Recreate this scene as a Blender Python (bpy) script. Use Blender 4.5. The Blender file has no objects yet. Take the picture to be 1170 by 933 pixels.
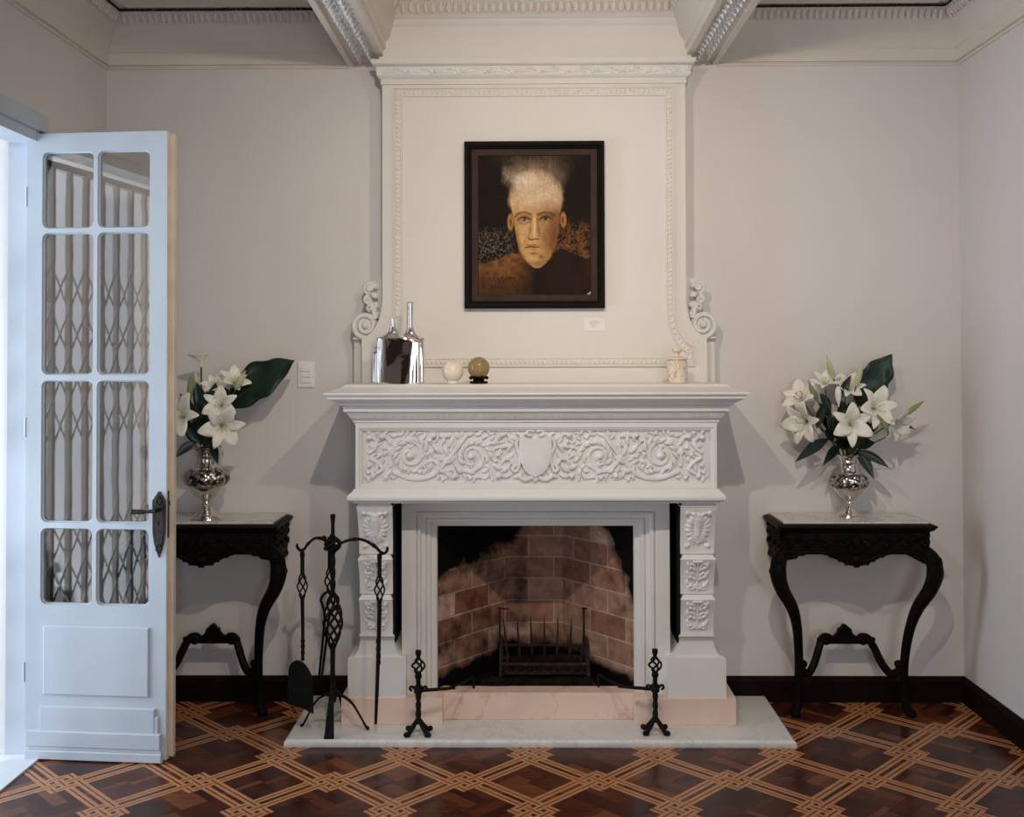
import bpy, math, random
import numpy as np
from mathutils import Vector, Matrix
random.seed(7); RNG = np.random.default_rng(7)
PI = math.pi
SC = bpy.context.scene
COL = SC.collection

# ---------------------------------------------------------------- materials
def new_mat(name):
    m = bpy.data.materials.new(name); m.use_nodes = True
    nt = m.node_tree; b = nt.nodes['Principled BSDF']
    return m, nt, b
def noise(nt, scale, detail=4, rough=.55, vec=None):
    n = nt.nodes.new('ShaderNodeTexNoise'); n.inputs['Scale'].default_value = scale
    n.inputs['Detail'].default_value = detail; n.inputs['Roughness'].default_value = rough
    if vec is not None: nt.links.new(vec, n.inputs['Vector'])
    else:
        c = nt.nodes.new('ShaderNodeTexCoord'); nt.links.new(c.outputs['Object'], n.inputs['Vector'])
    return n
def ramp(nt, fac, stops):
    r = nt.nodes.new('ShaderNodeValToRGB'); nt.links.new(fac, r.inputs['Fac'])
    e = r.color_ramp.elements
    while len(e) < len(stops): e.new(.5)
    for k, (p, c) in enumerate(stops):
        e[k].position = p; e[k].color = (*c, 1) if len(c) == 3 else c
    return r
def bump(nt, b, height, strength=.2, dist=.01):
    n = nt.nodes.new('ShaderNodeBump'); n.inputs['Strength'].default_value = strength
    n.inputs['Distance'].default_value = dist
    nt.links.new(height, n.inputs['Height']); nt.links.new(n.outputs['Normal'], b.inputs['Normal'])
def simple(name, c1, c2=None, scale=6, rough=.6, metal=0, bscale=None, bstr=.15, spec=None, lo=.35, hi=.65, **kw):
    m, nt, b = new_mat(name)
    b.inputs['Roughness'].default_value = rough; b.inputs['Metallic'].default_value = metal
    if spec is not None: b.inputs['Specular IOR Level'].default_value = spec
    if c2 is None: c2 = tuple(x * .92 for x in c1)
    n = noise(nt, scale); r = ramp(nt, n.outputs['Fac'], [(lo, c1), (hi, c2)])
    nt.links.new(r.outputs['Color'], b.inputs['Base Color'])
    if bscale:
        n2 = noise(nt, bscale, 3); bump(nt, b, n2.outputs['Fac'], bstr, kw.get('bdist', .003))
    for k, v in kw.items():
        if k in b.inputs: b.inputs[k].default_value = v
    return m

M = {}
M['wall'] = simple('wall_plaster', (.72, .683, .658), (.69, .653, .627), 1.3, .85, bscale=55, bstr=.12, bdist=.004)
M['ceil'] = simple('ceiling_paint', (.72, .66, .58), (.69, .63, .55), 1.5, .85, bscale=40, bstr=.08)
M['cornice'] = simple('cornice_paint', (.74, .68, .60), (.71, .65, .57), 5, .7, bscale=60, bstr=.1)
M['trim'] = simple('mantel_paint', (.72, .705, .68), (.69, .672, .645), 7, .5, bscale=45, bstr=.06)
M['carving'] = simple('carved_plaster', (.76, .745, .72), (.70, .685, .655), 14, .55, bscale=120, bstr=.12)
M['over'] = simple('overmantel_paint', (.73, .695, .65), (.705, .67, .625), 3, .7, bscale=50, bstr=.06)
M['band'] = simple('gilded_cream_band', (.77, .71, .63), (.70, .64, .56), 30, .6)
M['gap'] = simple('painted_gap_shade', (.03, .025, .02), None, 5, .9)
M['door'] = simple('door_paint', (.54, .60, .655), (.51, .57, .63), 4, .38, bscale=22, bstr=.1)
M['edge'] = simple('bare_door_edge', (.72, .63, .52), (.64, .54, .42), 9, .7, bscale=40)
M['iron'] = simple('wrought_iron', (.006, .006, .0065), (.012, .011, .011), 30, .55, 0, bscale=90, bstr=.4, spec=.06)
M['bronze'] = simple('aged_bronze', (.035, .032, .03), (.065, .055, .048), 60, .42, .8, bscale=150, bstr=.6)
M['rust'] = simple('sooty_iron', (.02, .015, .014), (.05, .028, .024), 30, .8, .1, bscale=80, bstr=.5, spec=.1)
M['darkwood'] = simple('ebonised_wood', (.004, .003, .003), (.008, .005, .004), 18, .45, bscale=70, bstr=.35, spec=.06)
M['base'] = simple('baseboard_wood', (.007, .004, .003), (.013, .006, .005), 12, .5, bscale=40, spec=.05)
M['silver'] = simple('polished_silver', (.78, .73, .68), (.70, .65, .60), 25, .12, 1)
M['chrome'] = simple('mirror_chrome', (.84, .79, .76), (.82, .77, .74), 3, .035, 1)
M['black'] = simple('flat_black', (.010, .009, .009), None, 5, .8, spec=.1)
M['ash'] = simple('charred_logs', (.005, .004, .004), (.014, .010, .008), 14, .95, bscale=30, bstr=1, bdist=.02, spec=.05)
M['frame'] = simple('black_frame', (.004, .0035, .003), (.006, .005, .0045), 10, .5, spec=.05)
M['slip'] = simple('brown_liner', (.036, .020, .014), (.046, .027, .019), 20, .7, spec=.2)
M['card'] = simple('white_card', (.80, .78, .74), None, 10, .7)
M['ink'] = simple('grey_ink', (.30, .29, .28), None, 10, .8)
M['switch'] = simple('switch_plastic', (.90, .88, .87), None, 10, .3)
M['petal'] = simple('lily_petal', (.86, .83, .77), (.80, .77, .68), 18, .5, bscale=60, bstr=.2)
M['calla'] = simple('calla_spathe', (.86, .80, .68), (.82, .76, .62), 12, .4)
M['bud'] = simple('lily_bud_skin', (.60, .60, .38), (.45, .48, .25), 16, .5)
M['budgreen'] = simple('green_bud_skin', (.14, .21, .07), (.27, .33, .14), 16, .5)
M['stem'] = simple('flower_stem', (.045, .085, .03), (.03, .06, .02), 10, .5)
M['leaf'] = simple('dark_leaf', (.005, .014, .008), (.009, .023, .012), 10, .32, bscale=25, bstr=.3)
M['bigleaf'] = simple('arum_leaf', (.005, .020, .011), (.009, .034, .017), 9, .36, bscale=18, bstr=.4)
M['anther'] = simple('rust_anther', (.22, .06, .03), None, 10, .7)
M['filament'] = simple('pale_filament', (.55, .62, .38), None, 10, .6)
M['plank'] = simple('threshold_marble', (.72, .74, .76), (.66, .69, .72), 5, .35)
M['exterior'] = simple('exterior_render', (.80, .77, .74), None, 3, .9)
M['gate'] = simple('gate_paint', (.50, .46, .40), (.44, .40, .35), 12, .5)
M['darkpanel'] = simple('added_dark_panel', (.07, .04, .028), (.10, .06, .04), 8, .4)
M['porcelain'] = None

def marble(name, base, vein, scale=4, rough=.3, lo=.47, hi=.53, spots=None):
    m, nt, b = new_mat(name); b.inputs['Roughness'].default_value = rough
    c = nt.nodes.new('ShaderNodeTexCoord')
    n1 = noise(nt, scale * .7, 5, .6, c.outputs['Object'])
    mp = nt.nodes.new('ShaderNodeMixRGB'); mp.inputs['Fac'].default_value = .28
    nt.links.new(c.outputs['Object'], mp.inputs['Color1']); nt.links.new(n1.outputs['Color'], mp.inputs['Color2'])
    n2 = noise(nt, scale, 8, .62, mp.outputs['Color'])
    r = ramp(nt, n2.outputs['Fac'], [(lo - .14, base), (lo, base), ((lo + hi) / 2, vein), (hi, base), (hi + .16, tuple(x * .9 for x in base))])
    nt.links.new(r.outputs['Color'], b.inputs['Base Color'])
    return m
M['marble'] = marble('white_marble', (.70, .69, .66), (.60, .59, .565), 5)
M['tablemarble'] = marble('table_marble', (.62, .60, .57), (.46, .44, .42), 6, .22)
M['pink'] = marble('pink_marble', (.80, .60, .49), (.68, .45, .35), 3.2, .35, .485, .515)
M['onyx'] = marble('pale_onyx', (.80, .72, .60), (.66, .36, .16), 16, .16, .50, .66)
M['agate'] = marble('brown_agate', (.30, .21, .09), (.16, .13, .06), 22, .12)
M['ceramic'] = marble('mottled_ceramic', (.74, .62, .50), (.42, .17, .09), 26, .35, .55, .66)

# glass that really reflects: fresnel mix of clear and mirror
m, nt, b = new_mat('window_glass'); nt.nodes.remove(b)
out = nt.nodes['Material Output']; mx = nt.nodes.new('ShaderNodeMixShader')
tr = nt.nodes.new('ShaderNodeBsdfTransparent'); tr.inputs['Color'].default_value = (.97, .97, .965, 1)
gl = nt.nodes.new('ShaderNodeBsdfGlossy'); gl.inputs['Roughness'].default_value = .004
fr = nt.nodes.new('ShaderNodeFresnel'); fr.inputs['IOR'].default_value = 1.95
ng = nt.nodes.new('ShaderNodeTexNoise'); ng.inputs['Scale'].default_value = 5
tc = nt.nodes.new('ShaderNodeTexCoord'); nt.links.new(tc.outputs['Object'], ng.inputs['Vector'])
bp = nt.nodes.new('ShaderNodeBump'); bp.inputs['Strength'].default_value = .05; bp.inputs['Distance'].default_value = .01
nt.links.new(ng.outputs['Fac'], bp.inputs['Height']); nt.links.new(bp.outputs['Normal'], gl.inputs['Normal'])
nt.links.new(fr.outputs[0], mx.inputs['Fac']); nt.links.new(tr.outputs[0], mx.inputs[1]); nt.links.new(gl.outputs[0], mx.inputs[2])
nt.links.new(mx.outputs[0], out.inputs['Surface']); M['glass'] = m

# brick lining (UV in metres along the splayed wall), with soot stains
m, nt, b = new_mat('fire_brick'); b.inputs['Roughness'].default_value = .85
uv = nt.nodes.new('ShaderNodeUVMap'); uv.uv_map = 'UVMap'
br = nt.nodes.new('ShaderNodeTexBrick'); nt.links.new(uv.outputs[0], br.inputs['Vector'])
br.inputs['Scale'].default_value = 1; br.inputs['Brick Width'].default_value = .245; br.inputs['Row Height'].default_value = .107
br.inputs['Mortar Size'].default_value = .0045; br.inputs['Mortar Smooth'].default_value = .3
br.inputs['Color1'].default_value = (0, 0, 0, 1); br.inputs['Color2'].default_value = (1, 1, 1, 1); br.inputs['Mortar'].default_value = (.5, .5, .5, 1)
br.inputs['Bias'].default_value = 0
rc = ramp(nt, br.outputs['Color'], [(0, (.22, .075, .05)), (.3, (.42, .27, .20)), (.6, (.30, .15, .105)), (1, (.60, .44, .36))])
mo = nt.nodes.new('ShaderNodeMixRGB'); nt.links.new(br.outputs['Fac'], mo.inputs['Fac'])
nz = noise(nt, 16, 6, .65); rv = ramp(nt, nz.outputs['Fac'], [(.3, (.62, .55, .5)), (.7, (1.15, 1.1, 1.05))])
mu = nt.nodes.new('ShaderNodeMixRGB'); mu.blend_type = 'MULTIPLY'; mu.inputs['Fac'].default_value = 1
nt.links.new(rc.outputs['Color'], mu.inputs['Color1']); nt.links.new(rv.outputs['Color'], mu.inputs['Color2'])
nt.links.new(mu.outputs['Color'], mo.inputs['Color1']); mo.inputs['Color2'].default_value = (.46, .34, .27, 1)
at = nt.nodes.new('ShaderNodeAttribute'); at.attribute_name = 'soot'
n2 = noise(nt, 9, 5, .6)
ad = nt.nodes.new('ShaderNodeMath'); ad.operation = 'MULTIPLY_ADD'; nt.links.new(n2.outputs['Fac'], ad.inputs[0]); ad.inputs[1].default_value = 1.1
nt.links.new(at.outputs['Fac'], ad.inputs[2])
rs = ramp(nt, ad.outputs[0], [(.62, (0, 0, 0)), (1.0, (1, 1, 1))])
ms = nt.nodes.new('ShaderNodeMixRGB'); nt.links.new(rs.outputs['Color'], ms.inputs['Fac']); nt.links.new(mo.outputs['Color'], ms.inputs['Color1'])
ms.inputs['Color2'].default_value = (.004, .003, .003, 1); b.inputs['Specular IOR Level'].default_value = .08
nt.links.new(ms.outputs['Color'], b.inputs['Base Color'])
iv = nt.nodes.new('ShaderNodeMath'); iv.operation = 'SUBTRACT'; iv.inputs[0].default_value = 1; nt.links.new(br.outputs['Fac'], iv.inputs[1])
a2 = nt.nodes.new('ShaderNodeMath'); a2.operation = 'MULTIPLY_ADD'; nt.links.new(nz.outputs['Fac'], a2.inputs[0]); a2.inputs[1].default_value = .6; nt.links.new(iv.outputs[0], a2.inputs[2])
bump(nt, b, a2.outputs[0], .8, .006); M['brick'] = m

# silver with embossed flower work on the shoulder
m, nt, b = new_mat('embossed_silver'); b.inputs['Metallic'].default_value = 1; b.inputs['Roughness'].default_value = .2
vo = nt.nodes.new('ShaderNodeTexVoronoi'); vo.inputs['Scale'].default_value = 75; vo.feature = 'SMOOTH_F1'
tc = nt.nodes.new('ShaderNodeTexCoord'); nt.links.new(tc.outputs['Object'], vo.inputs['Vector'])
rr = ramp(nt, vo.outputs['Distance'], [(.2, (.78, .73, .68)), (.62, (.05, .045, .04))])
nt.links.new(rr.outputs['Color'], b.inputs['Base Color'])
iv = nt.nodes.new('ShaderNodeMath'); iv.operation = 'SUBTRACT'; iv.inputs[0].default_value = 1; nt.links.new(vo.outputs['Distance'], iv.inputs[1])
bump(nt, b, iv.outputs[0], 1, .006); M['emboss'] = m

# ---- marquetry floor: interlaced double ribbons on a diagonal lattice (world coordinates of the floor)
m, nt, b = new_mat('marquetry_floor')
class X:
    def __init__(s, o): s.o = o
def _m(op, *a):
    n = nt.nodes.new('ShaderNodeMath'); n.operation = op
    for k, v in enumerate(a):
        if isinstance(v, X): nt.links.new(v.o, n.inputs[k])
        else: n.inputs[k].default_value = v
    return X(n.outputs[0])
for nm, op in (('__add__', 'ADD'), ('__sub__', 'SUBTRACT'), ('__mul__', 'MULTIPLY'), ('__truediv__', 'DIVIDE')):
    setattr(X, nm, (lambda op: lambda s, o: _m(op, s, o))(op))
rnd = lambda a: _m('ROUND', a); ab = lambda a: _m('ABSOLUTE', a); sg = lambda a: _m('SIGN', a)
lt = lambda a, c: _m('LESS_THAN', a, c); gt = lambda a, c: _m('GREATER_THAN', a, c)
mxm = lambda a, c: _m('MAXIMUM', a, c); mod2 = lambda a: _m('FLOORED_MODULO', a, 2.0)
tc = nt.nodes.new('ShaderNodeTexCoord'); sp = nt.nodes.new('ShaderNodeSeparateXYZ'); nt.links.new(tc.outputs['Object'], sp.inputs[0])
px, py = X(sp.outputs[0]) - .029, X(sp.outputs[1]) - 3.7605
rt = .0171; A = .5169 / math.sqrt(2); S = .0525 / A
xr = px * math.cos(rt) + py * math.sin(rt); yr = py * math.cos(rt) - px * math.sin(rt)
k = 1 / .5169
u = (xr - yr) * k; v = (xr + yr) * k
mu_, mv_ = rnd(u), rnd(v); up = (u - mu_) / S; vp = (v - mv_) / S
t = mod2(mu_ + mv_) * 2.0 - 1.0
R_ = .33
kv = rnd(vp); ku = rnd(up); dv = ab(vp - kv); du = ab(up - ku)
def onband(kv, dv, up):
    inside = mxm(mxm(lt(ab(kv), .5), lt(ab(up), 1 + R_)), gt(kv * t * sg(up), .5))
    return lt(dv, R_) * lt(ab(kv), 1.5) * inside
U = onband(kv, dv, up); V = onband(ku, du, vp)
over = lt(mod2(ku + kv), .5)
useU = U * mxm(over, _m('SUBTRACT', 1.0, V)); useV = V * (_m('SUBTRACT', 1.0, useU))
dark = useU * lt(dv, .055) + useV * lt(du, .055)
light = (useU + useV) - dark
# blocks of the dark field, each with its own tone
blk = nt.nodes.new('ShaderNodeCombineXYZ')
fl = lambda a: _m('FLOOR', a)
bu = fl((u + .5) * 1.0); par = mod2(fl(u * 2.0) + fl(v * 2.0))
b1 = fl(u * 2.0) + fl(v * 7.0) * .37 * par; b2 = fl(v * 2.0) + fl(u * 7.0) * .53 * (_m('SUBTRACT', 1.0, par))
nt.links.new(b1.o, blk.inputs[0]); nt.links.new(b2.o, blk.inputs[1])
wn = nt.nodes.new('ShaderNodeTexWhiteNoise'); wn.noise_dimensions = '3D'; nt.links.new(blk.outputs[0], wn.inputs['Vector'])
field = ramp(nt, wn.outputs['Value'], [(0, (.036, .010, .006)), (.45, (.066, .017, .008)), (.8, (.10, .027, .011)), (.97, (.17, .055, .022))])
st = nt.nodes.new('ShaderNodeMapping'); st.inputs['Rotation'].default_value = (0, 0, PI / 4); st.inputs['Scale'].default_value = (2.2, 40, 1)
nt.links.new(tc.outputs['Object'], st.inputs['Vector'])
gn = noise(nt, 1.6, 5, .6, st.outputs['Vector'])
gr = ramp(nt, gn.outputs['Fac'], [(.3, (.72, .72, .72)), (.7, (1.2, 1.2, 1.2))])
inlay = ramp(nt, gn.outputs['Fac'], [(.25, (.40, .165, .068)), (.75, (.52, .25, .115))])
fm = nt.nodes.new('ShaderNodeMixRGB'); fm.blend_type = 'MULTIPLY'; fm.inputs['Fac'].default_value = 1
nt.links.new(field.outputs['Color'], fm.inputs['Color1']); nt.links.new(gr.outputs['Color'], fm.inputs['Color2'])
mm = nt.nodes.new('ShaderNodeMixRGB'); nt.links.new(light.o, mm.inputs['Fac']); nt.links.new(fm.outputs['Color'], mm.inputs['Color1']); nt.links.new(inlay.outputs['Color'], mm.inputs['Color2'])
nt.links.new(mm.outputs['Color'], b.inputs['Base Color'])
b.inputs['Roughness'].default_value = .22; b.inputs['Specular IOR Level'].default_value = .22
gw = noise(nt, 5, 2); bump(nt, b, gw.outputs['Fac'], .06, .01)
M['floor'] = m

# ---------------------------------------------------------------- mesh helpers
ORG = {}
def tag(o, label=None, cat=None, group=None, kind=None):
    if label: o['label'] = label
    if cat: o['category'] = cat
    if group: o['group'] = group
    if kind: o['kind'] = kind
    return o
def thing(name, loc, label=None, cat=None, group=None, kind=None):
    o = bpy.data.objects.new(name, None); o.empty_display_size = .1; COL.objects.link(o)
    o.location = loc; ORG[o.name] = Vector(loc)
    return tag(o, label, cat, group, kind)
class MB:
    def __init__(s): s.v = []; s.f = []
    def add(s, vs, fs):
        n = len(s.v); s.v += [tuple(map(float, p)) for p in vs]; s.f += [tuple(i + n for i in f) for f in fs]; return s
    def box(s, x0, x1, y0, y1, z0, z1):
        return s.add([(x0, y0, z0), (x1, y0, z0), (x1, y1, z0), (x0, y1, z0), (x0, y0, z1), (x1, y0, z1), (x1, y1, z1), (x0, y1, z1)],
                     [(0, 3, 2, 1), (4, 5, 6, 7), (0, 1, 5, 4), (1, 2, 6, 5), (2, 3, 7, 6), (3, 0, 4, 7)])
    def bbox(s, x0, x1, y0, y1, z0, z1, b=.004):
        # box with chamfered front edges
        return s.loft([[(x0 + b, y0, z0 + b), (x1 - b, y0, z0 + b), (x1 - b, y0, z1 - b), (x0 + b, y0, z1 - b)],
                       [(x0, y0 + b, z0), (x1, y0 + b, z0), (x1, y0 + b, z1), (x0, y0 + b, z1)],
                       [(x0, y1, z0), (x1, y1, z0), (x1, y1, z1), (x0, y1, z1)]])
    def prism(s, pts, y0, y1):      # polygon in XZ, extruded along Y
        n = len(pts); vs = [(x, y0, z) for x, z in pts] + [(x, y1, z) for x, z in pts]
        return s.add(vs, [tuple(range(n)), tuple(range(2 * n - 1, n - 1, -1))] + [(i, i + n, (i + 1) % n + n, (i + 1) % n) for i in range(n)])
    def loft(s, rings, caps=True, closed=True):
        n = len(rings[0]); vs = [p for r in rings for p in r]; fs = []
        for k in range(len(rings) - 1):
            for i in range(n if closed else n - 1):
                j = (i + 1) % n; fs.append((k * n + i, k * n + j, (k + 1) * n + j, (k + 1) * n + i))
        if caps: fs += [tuple(range(n - 1, -1, -1)), tuple((len(rings) - 1) * n + i for i in range(n))]
        return s.add(vs, fs)
    def lathe(s, prof, c, n=40, sx=1, sy=1):
        cx, cy, cz = c; rings = []
        for r, z in prof: rings.append([(cx + sx * r * math.cos(2 * PI * i / n), cy + sy * r * math.sin(2 * PI * i / n), cz + z) for i in range(n)])
        return s.loft(rings)
    def tube(s, pts, rad, n=8, flat=1, twist=0):
        P = [Vector(p) for p in pts]; rads = rad if hasattr(rad, '__len__') else [rad] * len(P)
        T = [(P[min(i + 1, len(P) - 1)] - P[max(i - 1, 0)]).normalized() for i in range(len(P))]
        a = Vector((0, 1, 0)) if abs(T[0].y) < .9 else Vector((1, 0, 0))
        N = (a - T[0] * a.dot(T[0])).normalized(); rings = []
        for i, p in enumerate(P):
            N = (N - T[i] * N.dot(T[i])).normalized(); B = T[i].cross(N); ring = []
            for k in range(n):
                w = 2 * PI * k / n + twist * i
                ring.append(tuple(p + (N * math.cos(w) * flat + B * math.sin(w)) * rads[i]))
            rings.append(ring)
        return s.loft(rings)
    def ball(s, c, r, n=12, m=8):
        if not hasattr(r, '__len__'): r = (r, r, r)
        return s.loft([[(c[0] + r[0] * math.sin(PI * max(.02, min(.98, j / m))) * math.cos(2 * PI * i / n), c[1] + r[1] * math.sin(PI * max(.02, min(.98, j / m))) * math.sin(2 * PI * i / n),
                         c[2] - r[2] * math.cos(PI * j / m)) for i in range(n)] for j in range(m + 1)])
    def ell(s, c, ax, ay, az, n=8, m=5):     # ellipsoid with free axes (vectors)
        c, ax, ay, az = map(Vector, (c, ax, ay, az)); rings = []
        for j in range(m + 1):
            t = PI * j / m; st = max(.03, math.sin(t))
            rings.append([tuple(c + ax * st * math.cos(2 * PI * i / n) + ay * st * math.sin(2 * PI * i / n) - az * math.cos(t)) for i in range(n)])
        return s.loft(rings)
    def moulding(s, x0, x1, yf, yb, prof):   # profile (out, z) carried round left return, front and right return
        rings = [[(x0 - o, yb, z), (x0 - o, yf - o, z), (x1 + o, yf - o, z), (x1 + o, yb, z)] for o, z in prof]
        return s.loft(rings)
    def grid(s, V):      # V: array (a,b,3)
        a, b_ = V.shape[:2]; n = len(s.v); s.v += [tuple(p) for p in V.reshape(-1, 3).tolist()]
        for i in range(a - 1):
            for j in range(b_ - 1):
                q = n + i * b_ + j; s.f.append((q, q + 1, q + b_ + 1, q + b_))
        return s
    def build(s, name, mat, parent=None, smooth=35, **kw):
        o0 = ORG[parent.name] if parent is not None else Vector((0, 0, 0))
        me = bpy.data.meshes.new(name); me.from_pydata([(x - o0.x, y - o0.y, z - o0.z) for x, y, z in s.v], [], s.f)
        me.update()
        import bmesh
        bm = bmesh.new(); bm.from_mesh(me); bmesh.ops.recalc_face_normals(bm, faces=bm.faces); bm.to_mesh(me); bm.free()
        if smooth:
            me.polygons.foreach_set('use_smooth', [True] * len(me.polygons)); me.set_sharp_from_angle(angle=math.radians(smooth))
        me.materials.append(mat)
        o = bpy.data.objects.new(name, me); COL.objects.link(o)
        if parent is not None: o.parent = parent
        ORG[o.name] = o0
        return tag(o, **kw)
def lone(name, mb, mat, origin, **kw):          # a one-mesh thing with its origin at its base
    o = mb.build(name, mat, None); me = o.data; d = Vector(origin)
    me.transform(Matrix.Translation(-d)); o.location = d; ORG[o.name] = d
    return tag(o, **kw)
def bez(p0, p1, p2, p3, n=12):
    p0, p1, p2, p3 = map(Vector, (p0, p1, p2, p3)); out = []
    for i in range(n + 1):
        t = i / n; out.append(p0 * (1 - t) ** 3 + p1 * 3 * t * (1 - t) ** 2 + p2 * 3 * t * t * (1 - t) + p3 * t ** 3)
    return out
def spline(pts, n=6):       # Catmull-Rom
    P = [Vector(p) for p in pts]; P = [P[0] * 2 - P[1]] + P + [P[-1] * 2 - P[-2]]; out = []
    for i in range(1, len(P) - 2):
        for k in range(n):
            t = k / n; a, b, c, d = P[i - 1:i + 3]
            out.append(.5 * ((2 * b) + (c - a) * t + (2 * a - 5 * b + 4 * c - d) * t * t + (3 * b - a - 3 * c + d) * t ** 3))
    out.append(P[-2]); return out
def children(o): return [c for c in o.children]
def copy_tree(o, parent=None):
    c = o.copy(); COL.objects.link(c); c.parent = parent
    for ch in list(o.children): copy_tree(ch, c)
    return c

# ---- relief carving: strokes rastered into a height field
class Relief:
    def __init__(s, w, h, res):
        s.w, s.h = w, h; s.nx, s.nz = int(w / res) + 1, int(h / res) + 1
        s.x = np.linspace(0, w, s.nx); s.z = np.linspace(0, h, s.nz); s.H = np.zeros((s.nz, s.nx)); s.lw = 1
    def stroke(s, pts, wid, amp=1, groove=0):
        pts = [(p[0], p[1]) for p in pts]; n = len(pts); wid = wid if hasattr(wid, '__len__') else [wid] * n
        for k in range(n - 1):
            (ax, az), (bx, bz) = pts[k], pts[k + 1]; w = max(wid[k], wid[k + 1], 1e-4)
            i0, i1 = np.searchsorted(s.x, [min(ax, bx) - w, max(ax, bx) + w]); j0, j1 = np.searchsorted(s.z, [min(az, bz) - w, max(az, bz) + w])
            if i1 <= i0 or j1 <= j0: continue
            gx, gz = np.meshgrid(s.x[i0:i1], s.z[j0:j1]); dx, dz = bx - ax, bz - az; L = dx * dx + dz * dz + 1e-12
            t = np.clip(((gx - ax) * dx + (gz - az) * dz) / L, 0, 1); d = np.hypot(gx - ax - t * dx, gz - az - t * dz)
            ww = np.maximum(wid[k] + (wid[k + 1] - wid[k]) * t, 1e-5); q = np.clip(1 - (d / ww) ** 2, 0, 1)
            hh = amp * np.sqrt(q) * np.clip(ww / .011, .35, 1.15)
            if groove: hh = hh * (1 - groove * np.exp(-(d / (ww * .25)) ** 2))
            s.H[j0:j1, i0:i1] = np.maximum(s.H[j0:j1, i0:i1], hh)
    def leaf(s, x, z, ang, L, w, bend=0, amp=1):
        w *= s.lw
        pts, ws = [], []
        for k in range(7):
            t = k / 6; a = ang + bend * t; pts.append((x, z)); ws.append(w * max(.12, math.sin(PI * (.12 + .88 * t) ** .8)))
            x += L / 6 * math.cos(a); z += L / 6 * math.sin(a)
        s.stroke(pts, ws, amp, .35)
    def spiral(s, cx, cz, r0, r1, a0, turns, w0, w1, leaves=True, hand=1, n=44):
        pts, ws = [], []
        for k in range(n + 1):
            t = k / n; r = r0 * (r1 / r0) ** t; a = a0 + hand * 2 * PI * turns * t
            pts.append((cx + r * math.cos(a), cz + r * math.sin(a))); ws.append(w0 + (w1 - w0) * t)
        s.stroke(pts, ws, .8, .3)
        if leaves:
            for k in range(2, n - 6, 3):
                (ax, az), (bx, bz) = pts[k], pts[k + 1]; a = math.atan2(bz - az, bx - ax); r = math.hypot(ax - cx, az - cz)
                s.leaf(ax, az, a - hand * .8, r * .50, r * .15, hand * 1.7)
                s.leaf(ax, az, a + hand * .7, r * .34, r * .12, -hand * 1.3, .95)
        s.stroke([(cx, cz), (cx + .001, cz)], r1 * 1.25, 1.1)
        return pts
    def mesh(s, mb, fn, depth):
        V = np.zeros((s.nz, s.nx, 3)); gx, gz = np.meshgrid(s.x, s.z); H = s.H.copy(); H[0, :] = H[-1, :] = 0; H[:, 0] = H[:, -1] = 0
        V[..., 0], V[..., 1], V[..., 2] = fn(gx, gz, H * depth)
        return mb.grid(V)

# ---------------------------------------------------------------- the room
XL, XR, YB, ZR, ZC = -2.01, 2.079, 4.94, 3.032, 3.285
YR = -2.6                                   # rear wall, behind the camera
def struct(name, mb, mat, **kw): return mb.build(name, mat, None, kind='structure', **kw)
struct('floor', MB().box(XL, XR, YR, YB, -.06, 0), M['floor'])
struct('ceiling', MB().box(XL - .3, XR + .2, YR - .2, YB + .2, ZC, ZC + .1), M['ceil'])
w = MB(); T = .16                           # back wall with the chimney opening
w.box(XL, -.50, YB, YB + T, 0, ZC); w.box(.61, XR, YB, YB + T, 0, ZC); w.box(-.50, .61, YB, YB + T, .98, ZC)
struct('wall_back', w, M['wall'])
struct('wall_right', MB().box(XR, XR + T, YR, YB + T, 0, ZC), M['wall'])
DY0, DY1, DZ = 2.58, 4.300, 2.575           # french door opening in the left wall
w = MB(); w.box(XL - .32, XL, DY1, YB + T, 0, ZC); w.box(XL - .32, XL, YR, DY0, 0, ZC); w.box(XL - .32, XL, DY0, DY1, DZ, ZC)
struct('wall_left', w, M['wall'])
wins = [(.40, 1.85)]  # unseen rear opening, added for fill light and chrome reflections
w = MB(); xs = [XL - .1, .40, 1.85, XR + .1]
for a, c in ((0, 1), (2, 3)): w.box(xs[a], xs[c], YR - T, YR, 0, ZC)
for a, c in wins: w.box(a, c, YR - T, YR, 0, .45); w.box(a, c, YR - T, YR, 2.55, ZC)
struct('wall_rear', w, M['wall'])
for n_, (a, c) in enumerate(wins):
    f = MB(); 
    for x in (a, (a + c) / 2 - .025, c - .05): f.box(x, x + .05, YR - .1, YR - .05, .45, 2.55)
    for z in (.45, 1.1, 1.8, 2.5): f.box(a, c, YR - .1, YR - .05, z, z + .05)
    struct('window_%d' % (n_ + 1), f, M['door'])

dd = MB().box(-1.42, -.88, YR, YR + .05, 0, 2.2)  # unseen dark panel, added to put brown streaks in the chrome reflections
for x in (-1.38,):
    for z in (.12, 1.15): dd.bbox(x, x + .46, YR + .05, YR + .051, z, z + (.9 if z < 1 else 1.2), .001); dd.box(x + .05, x + .41, YR + .045, YR + .065, z + .05, z + (.85 if z < 1 else 1.15))
struct('added_panel', dd, M['darkpanel'])
# threshold and door frame
struct('trim_1', MB().box(XL - .34, XL + .03, DY0, DY1, -.02, .006).box(XL + .018, XL + .03, DY0, DY1, .006, .008), M['plank'])
f = MB()
for y0, y1 in ((DY1 - .045, DY1), (DY0, DY0 + .045)): f.box(XL - .10, XL + .0, y0, y1, .006, DZ); f.box(XL - .13, XL - .10, y0 - .0, y1 + .0, .006, DZ)
f.box(XL - .13, XL + .0, DY0, DY1, DZ - .045, DZ)
f.box(XL - .002, XL + .016, DY0 - .07, DY0, 0, DZ + .07); f.box(XL - .002, XL + .016, DY0 - .07, DY1 , DZ, DZ + .07)
struct('trim_2', f, M['door'])
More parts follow.
